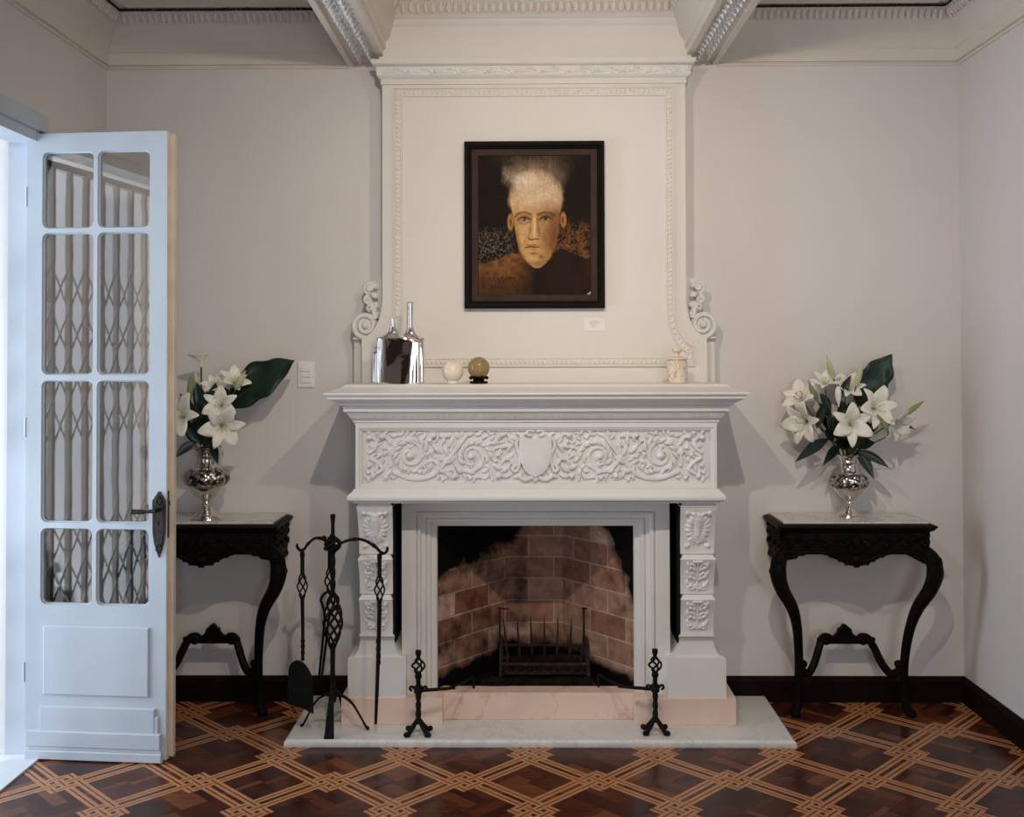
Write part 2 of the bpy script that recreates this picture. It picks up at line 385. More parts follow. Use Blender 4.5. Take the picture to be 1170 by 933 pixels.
# baseboards
BB = .119
def bbprof(t): return [(0, 0), (t, 0), (t, BB - .02), (t * .55, BB - .008), (t * .4, BB), (0, BB)]
def run(mb, p0, p1, nx, ny, prof):          # profile swept along a straight run, mitred by given end shifts
    rings = []
    for (x, y, sx, sy) in (p0, p1): rings.append([(x + nx * o + sx * o, y + ny * o + sy * o, z) for o, z in prof])
    return mb.loft(rings)
P = bbprof(.02)
b_ = MB(); run(b_, (XL, YB, 1, 0), (-.79, YB, 0, 0), 0, -1, P); run(b_, (.91, YB, 0, 0), (XR, YB, -1, 0), 0, -1, P); struct('baseboard_back', b_, M['base'])
b_ = MB(); run(b_, (XR, YB, 0, -1), (XR, YR, 0, 0), -1, 0, P); struct('baseboard_right', b_, M['base'])
b_ = MB(); run(b_, (XL, DY1 + .0, 0, 0), (XL, YB, 0, -1), 1, 0, P); run(b_, (XL, YR, 0, 0), (XL, DY0 - .07, 0, 0), 1, 0, P); struct('baseboard_left', b_, M['base'])

# cornice: rail bead, fascia, cove, leaf band under strips of painted gap shade
CP = [(0, ZR - .012), (.010, ZR - .012), (.014, ZR - .006), (.010, ZR), (.004, ZR + .002), (.004, ZR + .006), (.016, ZR + .008), (.018, ZR + .062), (.028, ZR + .070), (.028, ZR + .078),
      (.034, ZR + .10), (.044, ZR + .140), (.058, ZR + .172), (.064, ZR + .186), (.070, ZR + .188), (.085, ZR + .215), (.097, ZR + .236), (.097, ZR + .240), (0, ZC)]
def leaves(mb, p0, p1, n, off=.088, z0=ZR + .185, z1=ZR + .238, gap=.0305):
    # n is the direction into the room; small tongue leaves
    p0, p1, n = Vector(p0), Vector(p1), Vector(n); L = (p1 - p0).length; k = max(2, int(L / gap)); d = (p1 - p0) / L
    for i in range(k):
        c = p0 + d * ((i + .5) * L / k) + n * off; c.z = (z0 + z1) / 2 - (.003 if i % 2 else 0)
        up = Vector((0, 0, 1)) * .026 + n * .008
        mb.ell(c, d * gap * .44, n * .012, up, 6, 4)
beams = [(-.843, -.652), (.758, .929)]
BZ = 3.03
SP = [(0, BZ), (.0, BZ + .030), (.012, BZ + .036), (.012, BZ + .07), (.026, BZ + .08), (.034, BZ + .10), (.042, BZ + .13), (.052, BZ + .16), (.06, BZ + .178), (.066, BZ + .19), (.086, BZ + .236), (.086, BZ + .24), (0, ZC)]
c_ = MB(); lv = MB()
for x0, x1 in ((XL, beams[0][0]), (beams[1][1], XR)):
    l = x0 == XL
    run(c_, (x0, YB, 1 if l else 0, 0), (x1, YB, 0 if l else -1, 0), 0, -1, CP)
    leaves(lv, (x0 + (.1 if l else .07), YB, 0), (x1 - (.07 if l else .1), YB, 0), (0, -1, 0))
run(c_, (XL, YR, 0, 0), (XL, YB, 0, -1), 1, 0, CP); run(c_, (XR, YR, 0, 0), (XR, YB, 0, -1), -1, 0, CP)
leaves(lv, (XR, 3.6, 0), (XR, YB - .1, 0), (-1, 0, 0)); leaves(lv, (XL, 3.6, 0), (XL, YB - .1, 0), (1, 0, 0))
struct('trim_3', c_, M['cornice']); struct('trim_4', lv, M['cornice'])
# near-black strips painting in the shade between leaf band and ceiling panels, and the thin moulding of the panels
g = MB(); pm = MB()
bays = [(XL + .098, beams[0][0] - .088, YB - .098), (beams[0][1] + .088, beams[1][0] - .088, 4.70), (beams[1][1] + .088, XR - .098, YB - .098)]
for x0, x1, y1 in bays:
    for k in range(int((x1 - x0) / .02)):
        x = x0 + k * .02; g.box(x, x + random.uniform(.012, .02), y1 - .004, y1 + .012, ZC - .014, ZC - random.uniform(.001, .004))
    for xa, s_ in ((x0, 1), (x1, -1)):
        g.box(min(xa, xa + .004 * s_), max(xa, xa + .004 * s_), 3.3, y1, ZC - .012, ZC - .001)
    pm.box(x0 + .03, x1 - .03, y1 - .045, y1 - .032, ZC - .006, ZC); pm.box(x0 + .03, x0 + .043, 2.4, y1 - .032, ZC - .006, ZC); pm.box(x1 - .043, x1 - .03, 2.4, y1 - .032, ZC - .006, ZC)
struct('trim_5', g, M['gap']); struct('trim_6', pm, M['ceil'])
# plaster ceiling beams with carved undersides
for n_, (x0, x1) in enumerate(beams):
    bm_ = MB(); prof = [(x0 - o, z) for o, z in SP] + [(x1 + o, z) for o, z in reversed(SP)]
    bm_.prism([(x0, BZ), (x0, BZ + .03)] + [(x0 - o, z) for o, z in SP[2:]] + [(x1 + o, z) for o, z in reversed(SP[2:])] + [(x1, BZ + .03), (x1, BZ), (x1 - .026, BZ), (x1 - .026, BZ + .014), (x1 - .04, BZ + .016), (x0 + .04, BZ + .016), (x0 + .026, BZ + .014), (x0 + .026, BZ)], YR, YB)
    o = tag(bm_.build('trim_%d' % (7 + n_), M['cornice'], None), kind='structure')
    leaves(lv2 := MB(), (x1, 3.4, 0), (x1, 4.66, 0), (1, 0, 0), .075); leaves(lv2, (x0, 3.4, 0), (x0, 4.84, 0), (-1, 0, 0), .075)
    lv2.build('leaf_band', M['cornice'], o)
    L = 1.9; R = Relief(L, x1 - x0 - .082, .0035); cw_ = R.h
    yy = .04; R.lw = .8; par_ = 0
    while yy < L - .03:
        for s_ in (-1, 1):
            cz_ = cw_ / 2 + s_ * cw_ * .26; y2 = yy + (.02 if s_ > 0 else 0)
            for a_ in range(5): R.leaf(y2, cz_, a_ * 2 * PI / 5 + yy * 5 + s_, .024, .0095, .6)
            R.stroke([(y2, cz_), (y2 + .001, cz_)], .008, 1.5)
            R.leaf(y2 + .022, cz_ - s_ * .02, s_ * 1.1, .034, .009, s_ * 1.3); R.leaf(y2 + .03, cw_ / 2, s_ * .5, .03, .008, -s_ * 1.4)
        yy += .058
    q = MB(); R.mesh(q, lambda a, c, h: (x0 + .041 + c, YB - .03 - a, BZ + .018 - h), .024)
    q.build('carved_panel', M['carving'], o)

# ---------------------------------------------------------------- overmantel (chimney breast)
CX = .046
om = thing('overmantel', (CX, YB, 1.516), 'tall cream plaster overmantel with moulded panel and flared foot above the mantel shelf', 'overmantel')
YO = 4.78
def flare(sgn, xin, zt, xo, zb, n=12):       # concave sweep from the straight side out to the foot
    out = []
    for i in range(n + 1):
        a = PI / 2 * i / n; out.append((CX + sgn * (xo - (xo - xin) * math.cos(a)), zb + (zt - zb) * (1 - math.sin(a))))
    return out
hw, hf, zf, zt2 = .703, .798, 1.728, 1.905
right = flare(1, hw, zt2, hf, zf)
sil = [(CX + hw, 2.985)] + right + [(CX + hf, 1.512)] + [(CX - hf, 1.512)] + [(2 * CX - x, z) for x, z in reversed(right)] + [(CX - hw, 2.985)]
b_ = MB().prism(sil, YO, YO + .035)
ins = [(CX + (x - CX) * .985, z) for x, z in sil]
b_.prism(ins, YO + .02, YB - .001)
b_.box(CX - hf - .052, CX + hf + .052, YO + .09, YB - .001, 1.512, zf - .002)
b_.build('breast_body', M['over'], om)
for s_ in (-1, 1):
    wg = MB()
    x = CX + s_ * (hf + .026)
    wg.box(x - .018, x + .022, YO + .07, YO + .095, 1.512, zf - .03)
    wg.bbox(min(CX + s_ * hf, CX + s_ * (hf + .052)), max(CX + s_ * hf, CX + s_ * (hf + .052)), YO + .06, YB - .02, zf - .012, zf - .002, .002)
    wg.build('foot_pilaster', M['over'], om)
# panel band of leaf tips, following the flared outline
def offset_path(pts, d):
    out = []; n = len(pts)
    for i in range(n):
        p, a, c = Vector(pts[i]), Vector(pts[i - 1]), Vector(pts[(i + 1) % n])
        e1, e2 = (p - a).normalized(), (c - p).normalized(); n1, n2 = Vector((-e1.y, e1.x)), Vector((-e2.y, e2.x)); m_ = (n1 + n2)
        m_ = m_ / max(.3, m_.dot(n1)); out.append(tuple(p + m_ * d))
    return out
pi_, po, pzt, pzb = .652, .742, 2.884, 1.588
rr_ = flare(1, pi_, 1.868, po, 1.685, 10)
path = [(CX + pi_, pzt)] + rr_ + [(CX + po, pzb), (CX - po, pzb)] + [(2 * CX - x, z) for x, z in reversed(rr_)] + [(CX - pi_, pzt)]
path = path[::-1]                             # counter-clockwise seen from the room -> normals inward
def sweep_xz(mb, path, prof, y0, sign=1):
    rings = []
    for off, h in prof: rings.append([(x, y0 - h, z) for x, z in offset_path(path, off * sign)])
    n = len(path); vs = [p for r in rings for p in r]; fs = []
    for k in range(len(rings) - 1):
        for i in range(n): j = (i + 1) % n; fs.append((k * n + i, k * n + j, (k + 1) * n + j, (k + 1) * n + i))
    mb.add(vs, fs)
area = sum(path[i - 1][0] * path[i][1] - path[i][0] * path[i - 1][1] for i in range(len(path)))
SGN = 1 if area > 0 else -1
pb = MB(); sweep_xz(pb, path, [(0, -.002), (0, .010), (.005, .011), (.007, .003), (.010, .003), (.013, .007), (.034, .006), (.037, .010), (.042, .009), (.044, -.002)], YO, SGN)
pbo = pb.build('panel_moulding', M['over'], om)
lf = MB(); mid = offset_path(path, .0235 * SGN); n = len(mid)
for i in range(n):
    a, c = Vector(mid[i]), Vector(mid[(i + 1) % n]); L = (c - a).length; k = max(1, round(L / .0215)); d = (c - a) / L; nn = Vector((-d.y, d.x)) * SGN
    for q in range(k):
        p = a + d * ((q + .5) * L / k)
        lf.ell((p.x, YO - .006, p.y), (d.x * .0085, 0, d.y * .0085), (0, .0055, 0), (nn.x * .012, 0, nn.y * .012), 6, 4)
lf.build('leaf_band', M['band'], pbo)
# crown with a carved leaf running along it
cm = MB(); cm.moulding(CX - hw, CX + hw, YO, YB - .001, [(0, 2.898), (.006, 2.90), (.008, 2.912), (.004, 2.916), (.006, 2.924), (.020, 2.934), (.024, 2.940), (.026, 2.978), (.036, 2.982), (.044, 2.992), (.046, 3.008), (0, 3.010)])
cmo = cm.build('crown_moulding', M['over'], om)
L = 2 * hw + .04; R = Relief(L, .036, .003); x = .03; s_ = 1
while x < L - .03:
    R.leaf(x, .018 - s_ * .010, s_ * .35, .075, .008, -s_ * .9); R.leaf(x + .03, .018, s_ * .9, .035, .007, s_); R.stroke([(x + .055, .018 + s_ * .006), (x + .057, .018 + s_ * .006)], .008, 1.3)
    x += .062; s_ = -s_
q = MB(); R.mesh(q, lambda a, c, h: (CX - L / 2 + a, YO - .0255 - h, 2.941 + c), .012); q.build('crown_carving', M['carving'], cmo)
# fascia of the centre bay above the breast
f_ = MB(); f_.box(beams[0][1] - .02, beams[1][0] + .02, YO - .005, YB, 3.010, ZC)
run(f_, (beams[0][1], YO - .005, 0, 0), (beams[1][0], YO - .005, 0, 0), 0, -1, [(0, 3.17), (.01, 3.18), (.014, 3.20), (.024, 3.205), (.045, 3.24), (.068, 3.268), (.068, 3.272), (0, ZC)])
struct('trim_9', f_, M['over'])
lv = MB(); leaves(lv, (beams[0][1] + .05, YO - .005, 0), (beams[1][0] - .05, YO - .005, 0), (0, -1, 0), .056, 3.213, 3.27, .034); struct('trim_10', lv, M['cornice'])
# scrolls in the nook above each flared foot
for s_ in (-1, 1):
    sc = MB(); cx0, cz0 = CX + s_ * .790, 1.783; yy = YO + .06
    def sp_(cx, cz, r0, r1, a0, turns, w0, w1, y=yy, n=34, hand=1):
        pts, ws = [], []
        for k in range(n + 1):
            t = k / n; r = r0 + (r1 - r0) * t; a = a0 + hand * 2 * PI * turns * t
            pts.append((cx + s_ * r * math.cos(a), y - .01 * t, cz + r * math.sin(a))); ws.append(w0 + (w1 - w0) * t)
        sc.tube(pts, ws, 7)
    sp_(cx0, cz0, .060, .020, -PI / 2, 1.5, .014, .010)
    sc.ball((cx0, yy - .012, cz0), (.016, .012, .016))
    sc.lathe([(.0, -.002)] + [(.058, 0), (.058, .001)], (0, 0, 0)) if False else None
    disk = [(cx0 + .058 * math.cos(2 * PI * i / 28), cz0 + .058 * math.sin(2 * PI * i / 28)) for i in range(28)]
    sc.prism(disk, yy, YB - .01)
    st = spline([(cx0 - s_ * .05, yy, cz0 + .03), (cx0 - s_ * .035, yy, cz0 + .085), (cx0 - s_ * .008, yy, cz0 + .125), (cx0 - s_ * .022, yy, cz0 + .165), (cx0 - s_ * .045, yy, cz0 + .195)], 5)
    sc.tube(st, [.016] * 6 + [.012] * (len(st) - 6), 7)
    back = [(cx0 - s_ * .075, cz0 - .03), (cx0 - s_ * .012, cz0 + .06), (cx0 - s_ * .002, cz0 + .12), (cx0 - s_ * .02, cz0 + .21), (cx0 - s_ * .09, cz0 + .235)]
    sc.prism(back, yy + .03, YB - .01)
    sp_(cx0 - s_ * .018, cz0 + .176, .026, .008, -PI / 2, 1.3, .009, .007, yy - .004)
    sp_(cx0 - s_ * .014, cz0 + .118, .020, .006, PI / 2, 1.3, .008, .006, yy - .004, 26, -1)
    sp_(cx0 - s_ * .022, cz0 + .082, .015, .005, -PI / 2, 1.2, .007, .005, yy - .004, 22)
    sc.ball((cx0 - s_ * .018, yy - .006, cz0 + .176), (.014, .01, .014)); sc.ball((cx0 - s_ * .014, yy - .004, cz0 + .118), .008)
    for k in range(4): sc.ell((cx0 - s_ * (.052 - .004 * k), yy - .004, cz0 + .05 + k * .045), (s_ * .018, 0, .006), (0, .008, 0), (s_ * -.004, 0, .014), 6, 4)
    sc.build('scroll_bracket', M['carving'], om)

# ---------------------------------------------------------------- hearth and fireplace
hb = MB()
for x0, x1, a0, a1 in ((-1.014, -.452, 1, 0), (-.4515, .600, 0, 0), (.6005, 1.134, 0, 1)):
    y0, y1 = 4.350, 4.605
    hb.loft([[(x0, y0 + .004, 0), (x1, y0 + .004, 0), (x1 - .00, YB, 0), (x0, YB, 0)], [(x0, y0, .01), (x1, y0, .01), (x1, YB, .01), (x0, YB, .01)],
             [(x0 + .002 * a0, y0 + .002, .022), (x1 - .002 * a1, y0 + .002, .022), (x1, YB, .022), (x0, YB, .022)],
             [(x0 + .012 * a0, y0 + .012, .030), (x1 - .012 * a1, y0 + .012, .030), (x1 - .004 * a1, YB - .001, .030), (x0 + .004 * a0, YB - .001, .030)]])
lone('hearth_slab', hb, M['marble'], (CX, 4.64, 0), label='white marble hearth slab with rounded front edge on the parquet floor', cat='hearth')

fp = thing('fireplace_mantel', (CX, 4.6, .03), 'carved cream fireplace surround with projecting shelf and corbelled pilasters', 'fireplace')
# shelf: moulded, sloping up to a flat top
x0, x1, yf = -.73, .828, 4.465
sh = MB(); sh.moulding(x0, x1, yf, YB - .001, [(0, 1.395), (.035, 1.396), (.045, 1.402), (.046, 1.424), (.058, 1.427), (.064, 1.430), (.066, 1.438), (.082, 1.446), (.094, 1.452), (.098, 1.456), (.104, 1.457), (.106, 1.472), (.116, 1.474), (.118, 1.479), (.116, 1.4835), (.060, 1.502), (.045, 1.510), (.040, 1.516), (0, 1.516)])
sh.build('mantel_shelf', M['trim'], fp)
# carved tongue band under the shelf
tb = MB(); tb.moulding(x0, x1, yf, YB - .002, [(0, 1.362), (.010, 1.364), (.018, 1.372), (.030, 1.390), (.034, 1.396), (0, 1.396)])
for k in range(150):
    x = x0 - .015 + (x1 - x0 + .03) * (k + .5) / 150
    tb.ell((x, yf - .0245, 1.381), (.0034, 0, 0), (0, -.004, .003), (0, -.008, .0115), 6, 4)
for xs_, s_ in ((x0 - .0245, -1), (x1 + .0245, 1)):
    for k in range(40): tb.ell((xs_, yf + (YB - yf) * (k + .3) / 40, 1.381), (0, .0038, 0), (s_ * .004, 0, .003), (s_ * .008, 0, .0115), 6, 4)
tb.build('tongue_band', M['carving'], fp)
# entablature block with recessed, framed frieze
en = MB(); fx0, fx1, fz0, fz1 = -.700, .796, 1.090, 1.324
en.box(x0, x1, yf + .022, YB - .001, 1.060, 1.364)
en.moulding(x0, x1, yf + .004, YB - .002, [(0, 1.340), (.004, 1.342), (.004, 1.350), (.010, 1.354), (.010, 1.362), (0, 1.364)])
fr_path = [(x0, 1.060), (x1, 1.060), (x1, 1.342), (x0, 1.342)]
sweep_xz(en, fr_path, [(0, -.03), (0, 0), (.013, 0), (.014, -.004), (.020, -.005), (.021, -.009), (.026, -.010), (.027, -.016), (.030, -.022)], yf)
en.build('frieze_block', M['trim'], fp)
tr_ = MB(); tr_.moulding(x0, x1, yf, YB - .001, [(0, 1.004), (.008, 1.005), (.010, 1.012), (.022, 1.014), (.030, 1.020), (.033, 1.030), (.030, 1.040), (.022, 1.048), (.014, 1.054), (.008, 1.064), (0, 1.066)])
tr_.build('lower_moulding', M['trim'], fp)
# frieze carving
W_, H_ = fx1 - fx0, fz1 - fz0; R = Relief(W_, H_, .0019); c = W_ / 2; R.lw = .85
class Mir:      # draws every stroke twice, mirrored about the shield
    pass
def both(fn): fn(lambda x: x, 1); fn(lambda x: W_ - x, -1)
def carve(mx_, h):
    A_ = lambda a: a if h > 0 else PI - a
    def lf_(x, z, a, L, w, bend=0, amp=1): R.leaf(mx_(x), z, A_(a), L, w, bend * h, amp)
    def spr(cx, cz, r0, r1, a0, turns, w0, w1, hand=1): return R.spiral(mx_(cx), cz, r0, r1, A_(a0), turns, w0, w1, True, hand * h)
    def stk(pts, w, amp=1, g=0): R.stroke([(mx_(x), z) for x, z in [tuple(p)[:2] for p in spline([(a, b_, 0) for a, b_ in pts], 6)]], w, amp, g)
    spr(.215, .118, .098, .016, -1.9, -1.75, .013, .007, -1) if False else spr(.205, .117, .094, .013, 3.6, 1.75, .009, .006, -1)
    spr(.470, .114, .094, .013, 2.6, 1.75, .009, .006, 1)
    for k in range(9):
        a = .35 + k * .42; lf_(.215 + .062 * math.cos(a), .118 + .058 * math.sin(a), a + 1.0, .048, .011, .7)
        lf_(.490 + .060 * math.cos(a), .112 + .056 * math.sin(a), a - 1.2, .046, .011, -.7)
    stk([(.135, .045), (.215, .018), (.30, .030), (.36, .090), (.41, .150), (.45, .205)], .009, .9, .3)
    for x, z, a, b2 in ((.33, .04, 1.9, -.8), (.345, .07, 2.4, .7), (.36, .085, .3, .8), (.375, .115, 2.2, -.6), (.33, .055, -.3, .9), (.36, .05, -1.0, .8), (.385, .075, -1.2, .5), (.34, .13, 2.6, -.9), (.345, .165, 1.2, 1.1), (.33, .20, .2, -.9), (.385, .20, 2.8, .8), (.37, .155, .9, .9)):
        lf_(x, z, a, .065, .011, b2)
    for x, z, a, b2 in ((.04, .20, -1.0, 1.8), (.05, .05, .8, 1.9), (.03, .10, 1.2, -1.8), (.085, .205, -.4, -1.2), (.03, .16, -.3, 1.3), (.085, .03, .1, 1.4), (.06, .18, -2.0, 1.2), (.05, .028, 2.2, -1.4), (.11, .195, -1.3, .9)):
        lf_(x, z, a, .055, .010, b2)
    for x, z, r_ in ((.028, .195, .012), (.085, .200, .014), (.045, .030, .012), (.03, .075, .010), (.31, .205, .012), (.40, .03, .012), (.60, .205, .011), (.59, .03, .012), (.10, .022, .010)): R.stroke([(mx_(x), z), (mx_(x) + .001, z)], r_, 1.25)
    stk([(.030, .130), (.055, .150), (.060, .180), (.040, .196)], .008); stk([(.035, .105), (.060, .090), (.085, .060), (.060, .040)], .009)
    for x, z, a, b2 in ((.60, .05, .3, 1.0), (.61, .10, .2, .9), (.60, .15, .5, -.9), (.59, .19, .9, -1.1), (.64, .20, -.6, 1.0), (.60, .03, -.1, .8), (.655, .025, .2, .9), (.57, .075, -.6, 1.2), (.63, .135, 1.3, -1), (.655, .07, 1.8, 1), (.66, .18, 2.2, 1)):
        lf_(x, z, a, .058, .012, b2)
    # strapwork beside the shield
    stk([(c - .100, .175), (c - .112, .190), (c - .095, .200), (c - .080, .185), (c - .082, .155), (c - .066, .110), (c - .075, .062), (c - .088, .050), (c - .098, .060), (c - .088, .074)], .0085, 1.1, .3)
    stk([(c - .008, .222), (c - .030, .226), (c - .034, .208), (c - .018, .204)], .007, 1.2); stk([(c - .07, .028), (c - .045, .014), (c - .012, .024), (c, .012)], .010, 1.1, .3)
    stk([(c - .036, .214), (c - .060, .206), (c - .078, .214)], .008, 1.0)
both(carve)
rf = random.Random(4)
for _ in range(2600):
    x, z = rf.uniform(.02, c - .085), rf.uniform(.014, H_ - .014); i, j = int(x / W_ * (R.nx - 1)), int(z / H_ * (R.nz - 1))
    if R.H[max(0, j - 7):j + 8, max(0, i - 7):i + 8].mean() > .07: continue
    a = rf.uniform(0, 2 * PI); bd = rf.choice((-1.8, 1.8)); L = rf.uniform(.028, .044)
    for mx_, h in ((x, 1), (W_ - x, -1)):
        A_ = a if h > 0 else PI - a; R.leaf(mx_ - math.cos(A_) * L / 2, z - math.sin(A_) * L / 2, A_, L, .0085, bd * h)
        if rf.random() < 0: pass
    if _ % 3 == 0:
        for mx_ in (x, W_ - x): R.stroke([(mx_, z), (mx_ + .001, z)], .0075, 1.3)
gx, gz = np.meshgrid(R.x, R.z)           # the shield, slightly domed
sx_ = (gx - c) / .070; zz = (gz - .112) / .086
inside = np.where(zz > .45, np.maximum(abs(sx_), .0), abs(sx_) / np.clip(np.clip(1 - ((.45 - zz) / 1.45) ** 2.4, 0, 1) ** .55, .02, 1))
dome = np.where((inside < 1) & (zz > -1) & (zz < .98 - .10 * np.cos(sx_ * 3)), .95 + .35 * (1 - inside ** 2), 0); R.H = np.maximum(R.H * np.where(dome > 0, 0, 1), dome)
q = MB(); R.mesh(q, lambda a, c_, h: (fx0 + a, yf + .0215 - h, fz0 + c_), .019); q.build('frieze_carving', M['carving'], fp, smooth=60)

# pilasters: three stacked concave corbels, sloping shoulder, pedestal
def corbel(xc, wt, wb, z0, z1, yt, yb, face):
    mb = MB(); n = 12; rings = []
    for k in range(n + 1):
        t = k / n; z = z0 + (z1 - z0 - .022) * t; s = t ** 2.2; yfr = yb + (yt - yb) * s; w = (wb + (wt - wb) * s) / 2
        rings.append([(xc - w, yfr, z), (xc + w, yfr, z), (xc + w, 4.80, z), (xc - w, 4.80, z)])
    w = wt / 2
    rings.append([(xc - w - .0, yt, z1 - .021), (xc + w, yt, z1 - .021), (xc + w, 4.8, z1 - .021), (xc - w, 4.8, z1 - .021)])
    rings.append([(xc - w - .002, yt - .004, z1 - .018), (xc + w + .002, yt - .004, z1 - .018), (xc + w + .002, 4.8, z1 - .018), (xc - w - .002, 4.8, z1 - .018)])
    rings.append([(xc - w + .010, yt + .012, z1), (xc + w - .010, yt + .012, z1), (xc + w - .010, 4.8, z1), (xc - w + .010, 4.8, z1)])
    mb.loft(rings); o = mb.build('corbel', M['trim'], fp)
    W = wb * .76; H = (z1 - z0) * .84; R = Relief(W, H, .0022); R.lw = 1.25
    if face:       # bearded mask among leaves
        R.stroke([(W / 2, H * .40), (W / 2, H * .72)], [W * .17, W * .23], 1.0)
        R.stroke([(W / 2, H * .48), (W / 2, H * .66)], .006, 1.9); R.stroke([(W * .42, H * .44), (W * .58, H * .44)], .006, 1.5)
        for s in (-1, 1):
            R.stroke([(W / 2 + s * .010, H * .67), (W / 2 + s * .026, H * .70)], .005, 1.7)
            for k in range(9): a = -1.4 + k * .36; R.leaf(W / 2 + s * .022 * math.cos(a), H * .56 + .034 * math.sin(a), (a if s > 0 else PI - a), .038, .009, s * .9)
            for k in range(4): R.leaf(W / 2 + s * .006 * k, H * .34, -PI / 2 + s * .25 * k, .042 - .004 * k, .007, s * .5)
            R.leaf(W / 2 + s * .01, H * .80, PI / 2 - s * .5, .035, .009, -s * 1.2)
            R.leaf(W / 2 + s * .040, H * .88, PI / 2 - s * 1.2, .03, .008, -s * 1.4); R.leaf(W / 2 + s * .036, H * .16, -s * .5 + (0 if s > 0 else PI), .03, .008, s)
    else:
        R.stroke([(W / 2, H * .05), (W / 2, H * .95)], .005, 1.0)
        R.stroke([(W * .36, H * .955), (W * .64, H * .955)], .007, 1.4)
        for s in (-1, 1):
            for k, zz in enumerate((.20, .48, .76)):
                pts = []
                for i in range(16): t = i / 15; r_ = W * .17 * (1 - .72 * t); a = PI - 5.2 * t; pts.append((W / 2 + s * (W * .26 + r_ * math.cos(a)), H * zz + r_ * 1.05 * math.sin(a) * (1 if k else -1)))
                R.stroke(pts, .0055, 1.1, .2); R.stroke([(W / 2 + s * W * .27, H * zz), (W / 2 + s * W * .271, H * zz)], .007, 1.5)
                R.leaf(W / 2 + s * .004, H * (zz - .10), PI / 2 - s * .9, .030, .006, -s * .7)
                R.leaf(W / 2 + s * W * .36, H * (zz + .05), PI / 2 - s * .5, .024, .006, s * .9)
    def fn(a, c_, h):
        zl = z0 + (z1 - z0) * .04 + c_; t = np.clip((zl - z0) / (z1 - z0 - .022), 0, 1); s = t ** 2.2
        return xc - W / 2 + a, yb + (yt - yb) * s + .0005 - h, zl
    q = MB(); R.mesh(q, fn, .016); q.build('carved_face', M['carving'], o, smooth=60)
    return o
for s_, xc in ((-1, CX - .695), (1, CX + .705)):
    corbel(xc, .154, .147, .776, 1.005, 4.470, 4.520, True)
    corbel(xc + (-.0 if s_ < 0 else 0), .150, .144, .600, .774, 4.492, 4.530, False)
    corbel(xc, .146, .142, .428, .598, 4.505, 4.538, False)
    pe = MB(); pw = .1295; prof = [(.128, .145), (.128, .312), (.124, .318), (.118, .320)] + [(.118 - .044 * math.sin(PI / 2 * k / 6) - .0, .320 + .082 * (1 - math.cos(PI / 2 * k / 6))) for k in range(1, 7)] + [(.078, .404), (.078, .414), (.073, .420), (.070, .430)]
    rings = []
    for hw_, z in prof:
        d = .128 - hw_; rings.append([(xc - hw_, 4.548 - .0 + d * .0 - (0), z), (xc + hw_, 4.548, z), (xc + hw_, 4.8, z), (xc - hw_, 4.8, z)] if d < .001 else [(xc - hw_, 4.548 + d * .15 - (.02 if z > .41 else 0), z), (xc + hw_, 4.548 + d * .15 - (.02 if z > .41 else 0), z), (xc + hw_, 4.8, z), (xc - hw_, 4.8, z)])
    pe.loft(rings); pe.build('pedestal', M['trim'], fp)
    pk = MB().bbox(xc - (.155 if s_ < 0 else .272), xc + (.288 if s_ < 0 else .168), 4.535, 4.82, .030, .1455, .0015)
    pk.build('plinth_block', M['pink'], fp, label='pink marble plinth block')
    ck = MB(); xi = xc - s_ * .0735; zz = .40                # black sheet over the inner cheek of the pilaster
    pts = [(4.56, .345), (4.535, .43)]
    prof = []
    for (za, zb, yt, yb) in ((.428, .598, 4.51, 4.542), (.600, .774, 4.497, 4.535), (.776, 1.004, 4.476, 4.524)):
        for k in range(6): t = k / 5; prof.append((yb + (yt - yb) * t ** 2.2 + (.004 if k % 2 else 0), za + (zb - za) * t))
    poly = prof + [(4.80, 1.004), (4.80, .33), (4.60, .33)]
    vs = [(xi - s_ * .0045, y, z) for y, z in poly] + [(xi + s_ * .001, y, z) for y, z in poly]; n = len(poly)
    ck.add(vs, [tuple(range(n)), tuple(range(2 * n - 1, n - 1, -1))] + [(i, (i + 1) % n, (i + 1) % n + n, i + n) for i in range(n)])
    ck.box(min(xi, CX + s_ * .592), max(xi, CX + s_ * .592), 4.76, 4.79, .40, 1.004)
    ck.build('recess_sheet', M['black'], fp, label='black sheet in the narrow recess')
# inner surround with stepped mouldings
su = MB(); sx0, sx1, sz = CX - .592, CX + .596, 1.004
steps = [(0, 4.78), (0, 4.600), (.064, 4.600), (.065, 4.612), (.070, 4.612), (.072, 4.598), (.080, 4.598), (.084, 4.604), (.087, 4.618), (.104, 4.620), (.105, 4.630), (.109, 4.630), (.111, 4.622), (.126, 4.626), (.129, 4.640), (.150, 4.642), (.154, 4.648), (.154, 4.80)]
rings = []
for o_, y in steps:
    rings.append([(sx0 + o_, y, .1455), (sx0 + o_, y, sz - o_ * .83), (sx1 - o_, y, sz - o_ * .83), (sx1 - o_, y, .1455)])
vs = [p for r in rings for p in r]; fs = []
for k in range(len(rings) - 1):
    for i in range(3): fs.append((k * 4 + i, k * 4 + i + 1, (k + 1) * 4 + i + 1, (k + 1) * 4 + i))
su.add(vs, fs); su.build('inner_surround', M['trim'], fp)
MB().bbox(CX - .43, CX + .447, 4.603, 4.70, .030, .1465, .002).build('fender_block', M['pink'], fp, label='long pink marble curb between the plinth blocks')
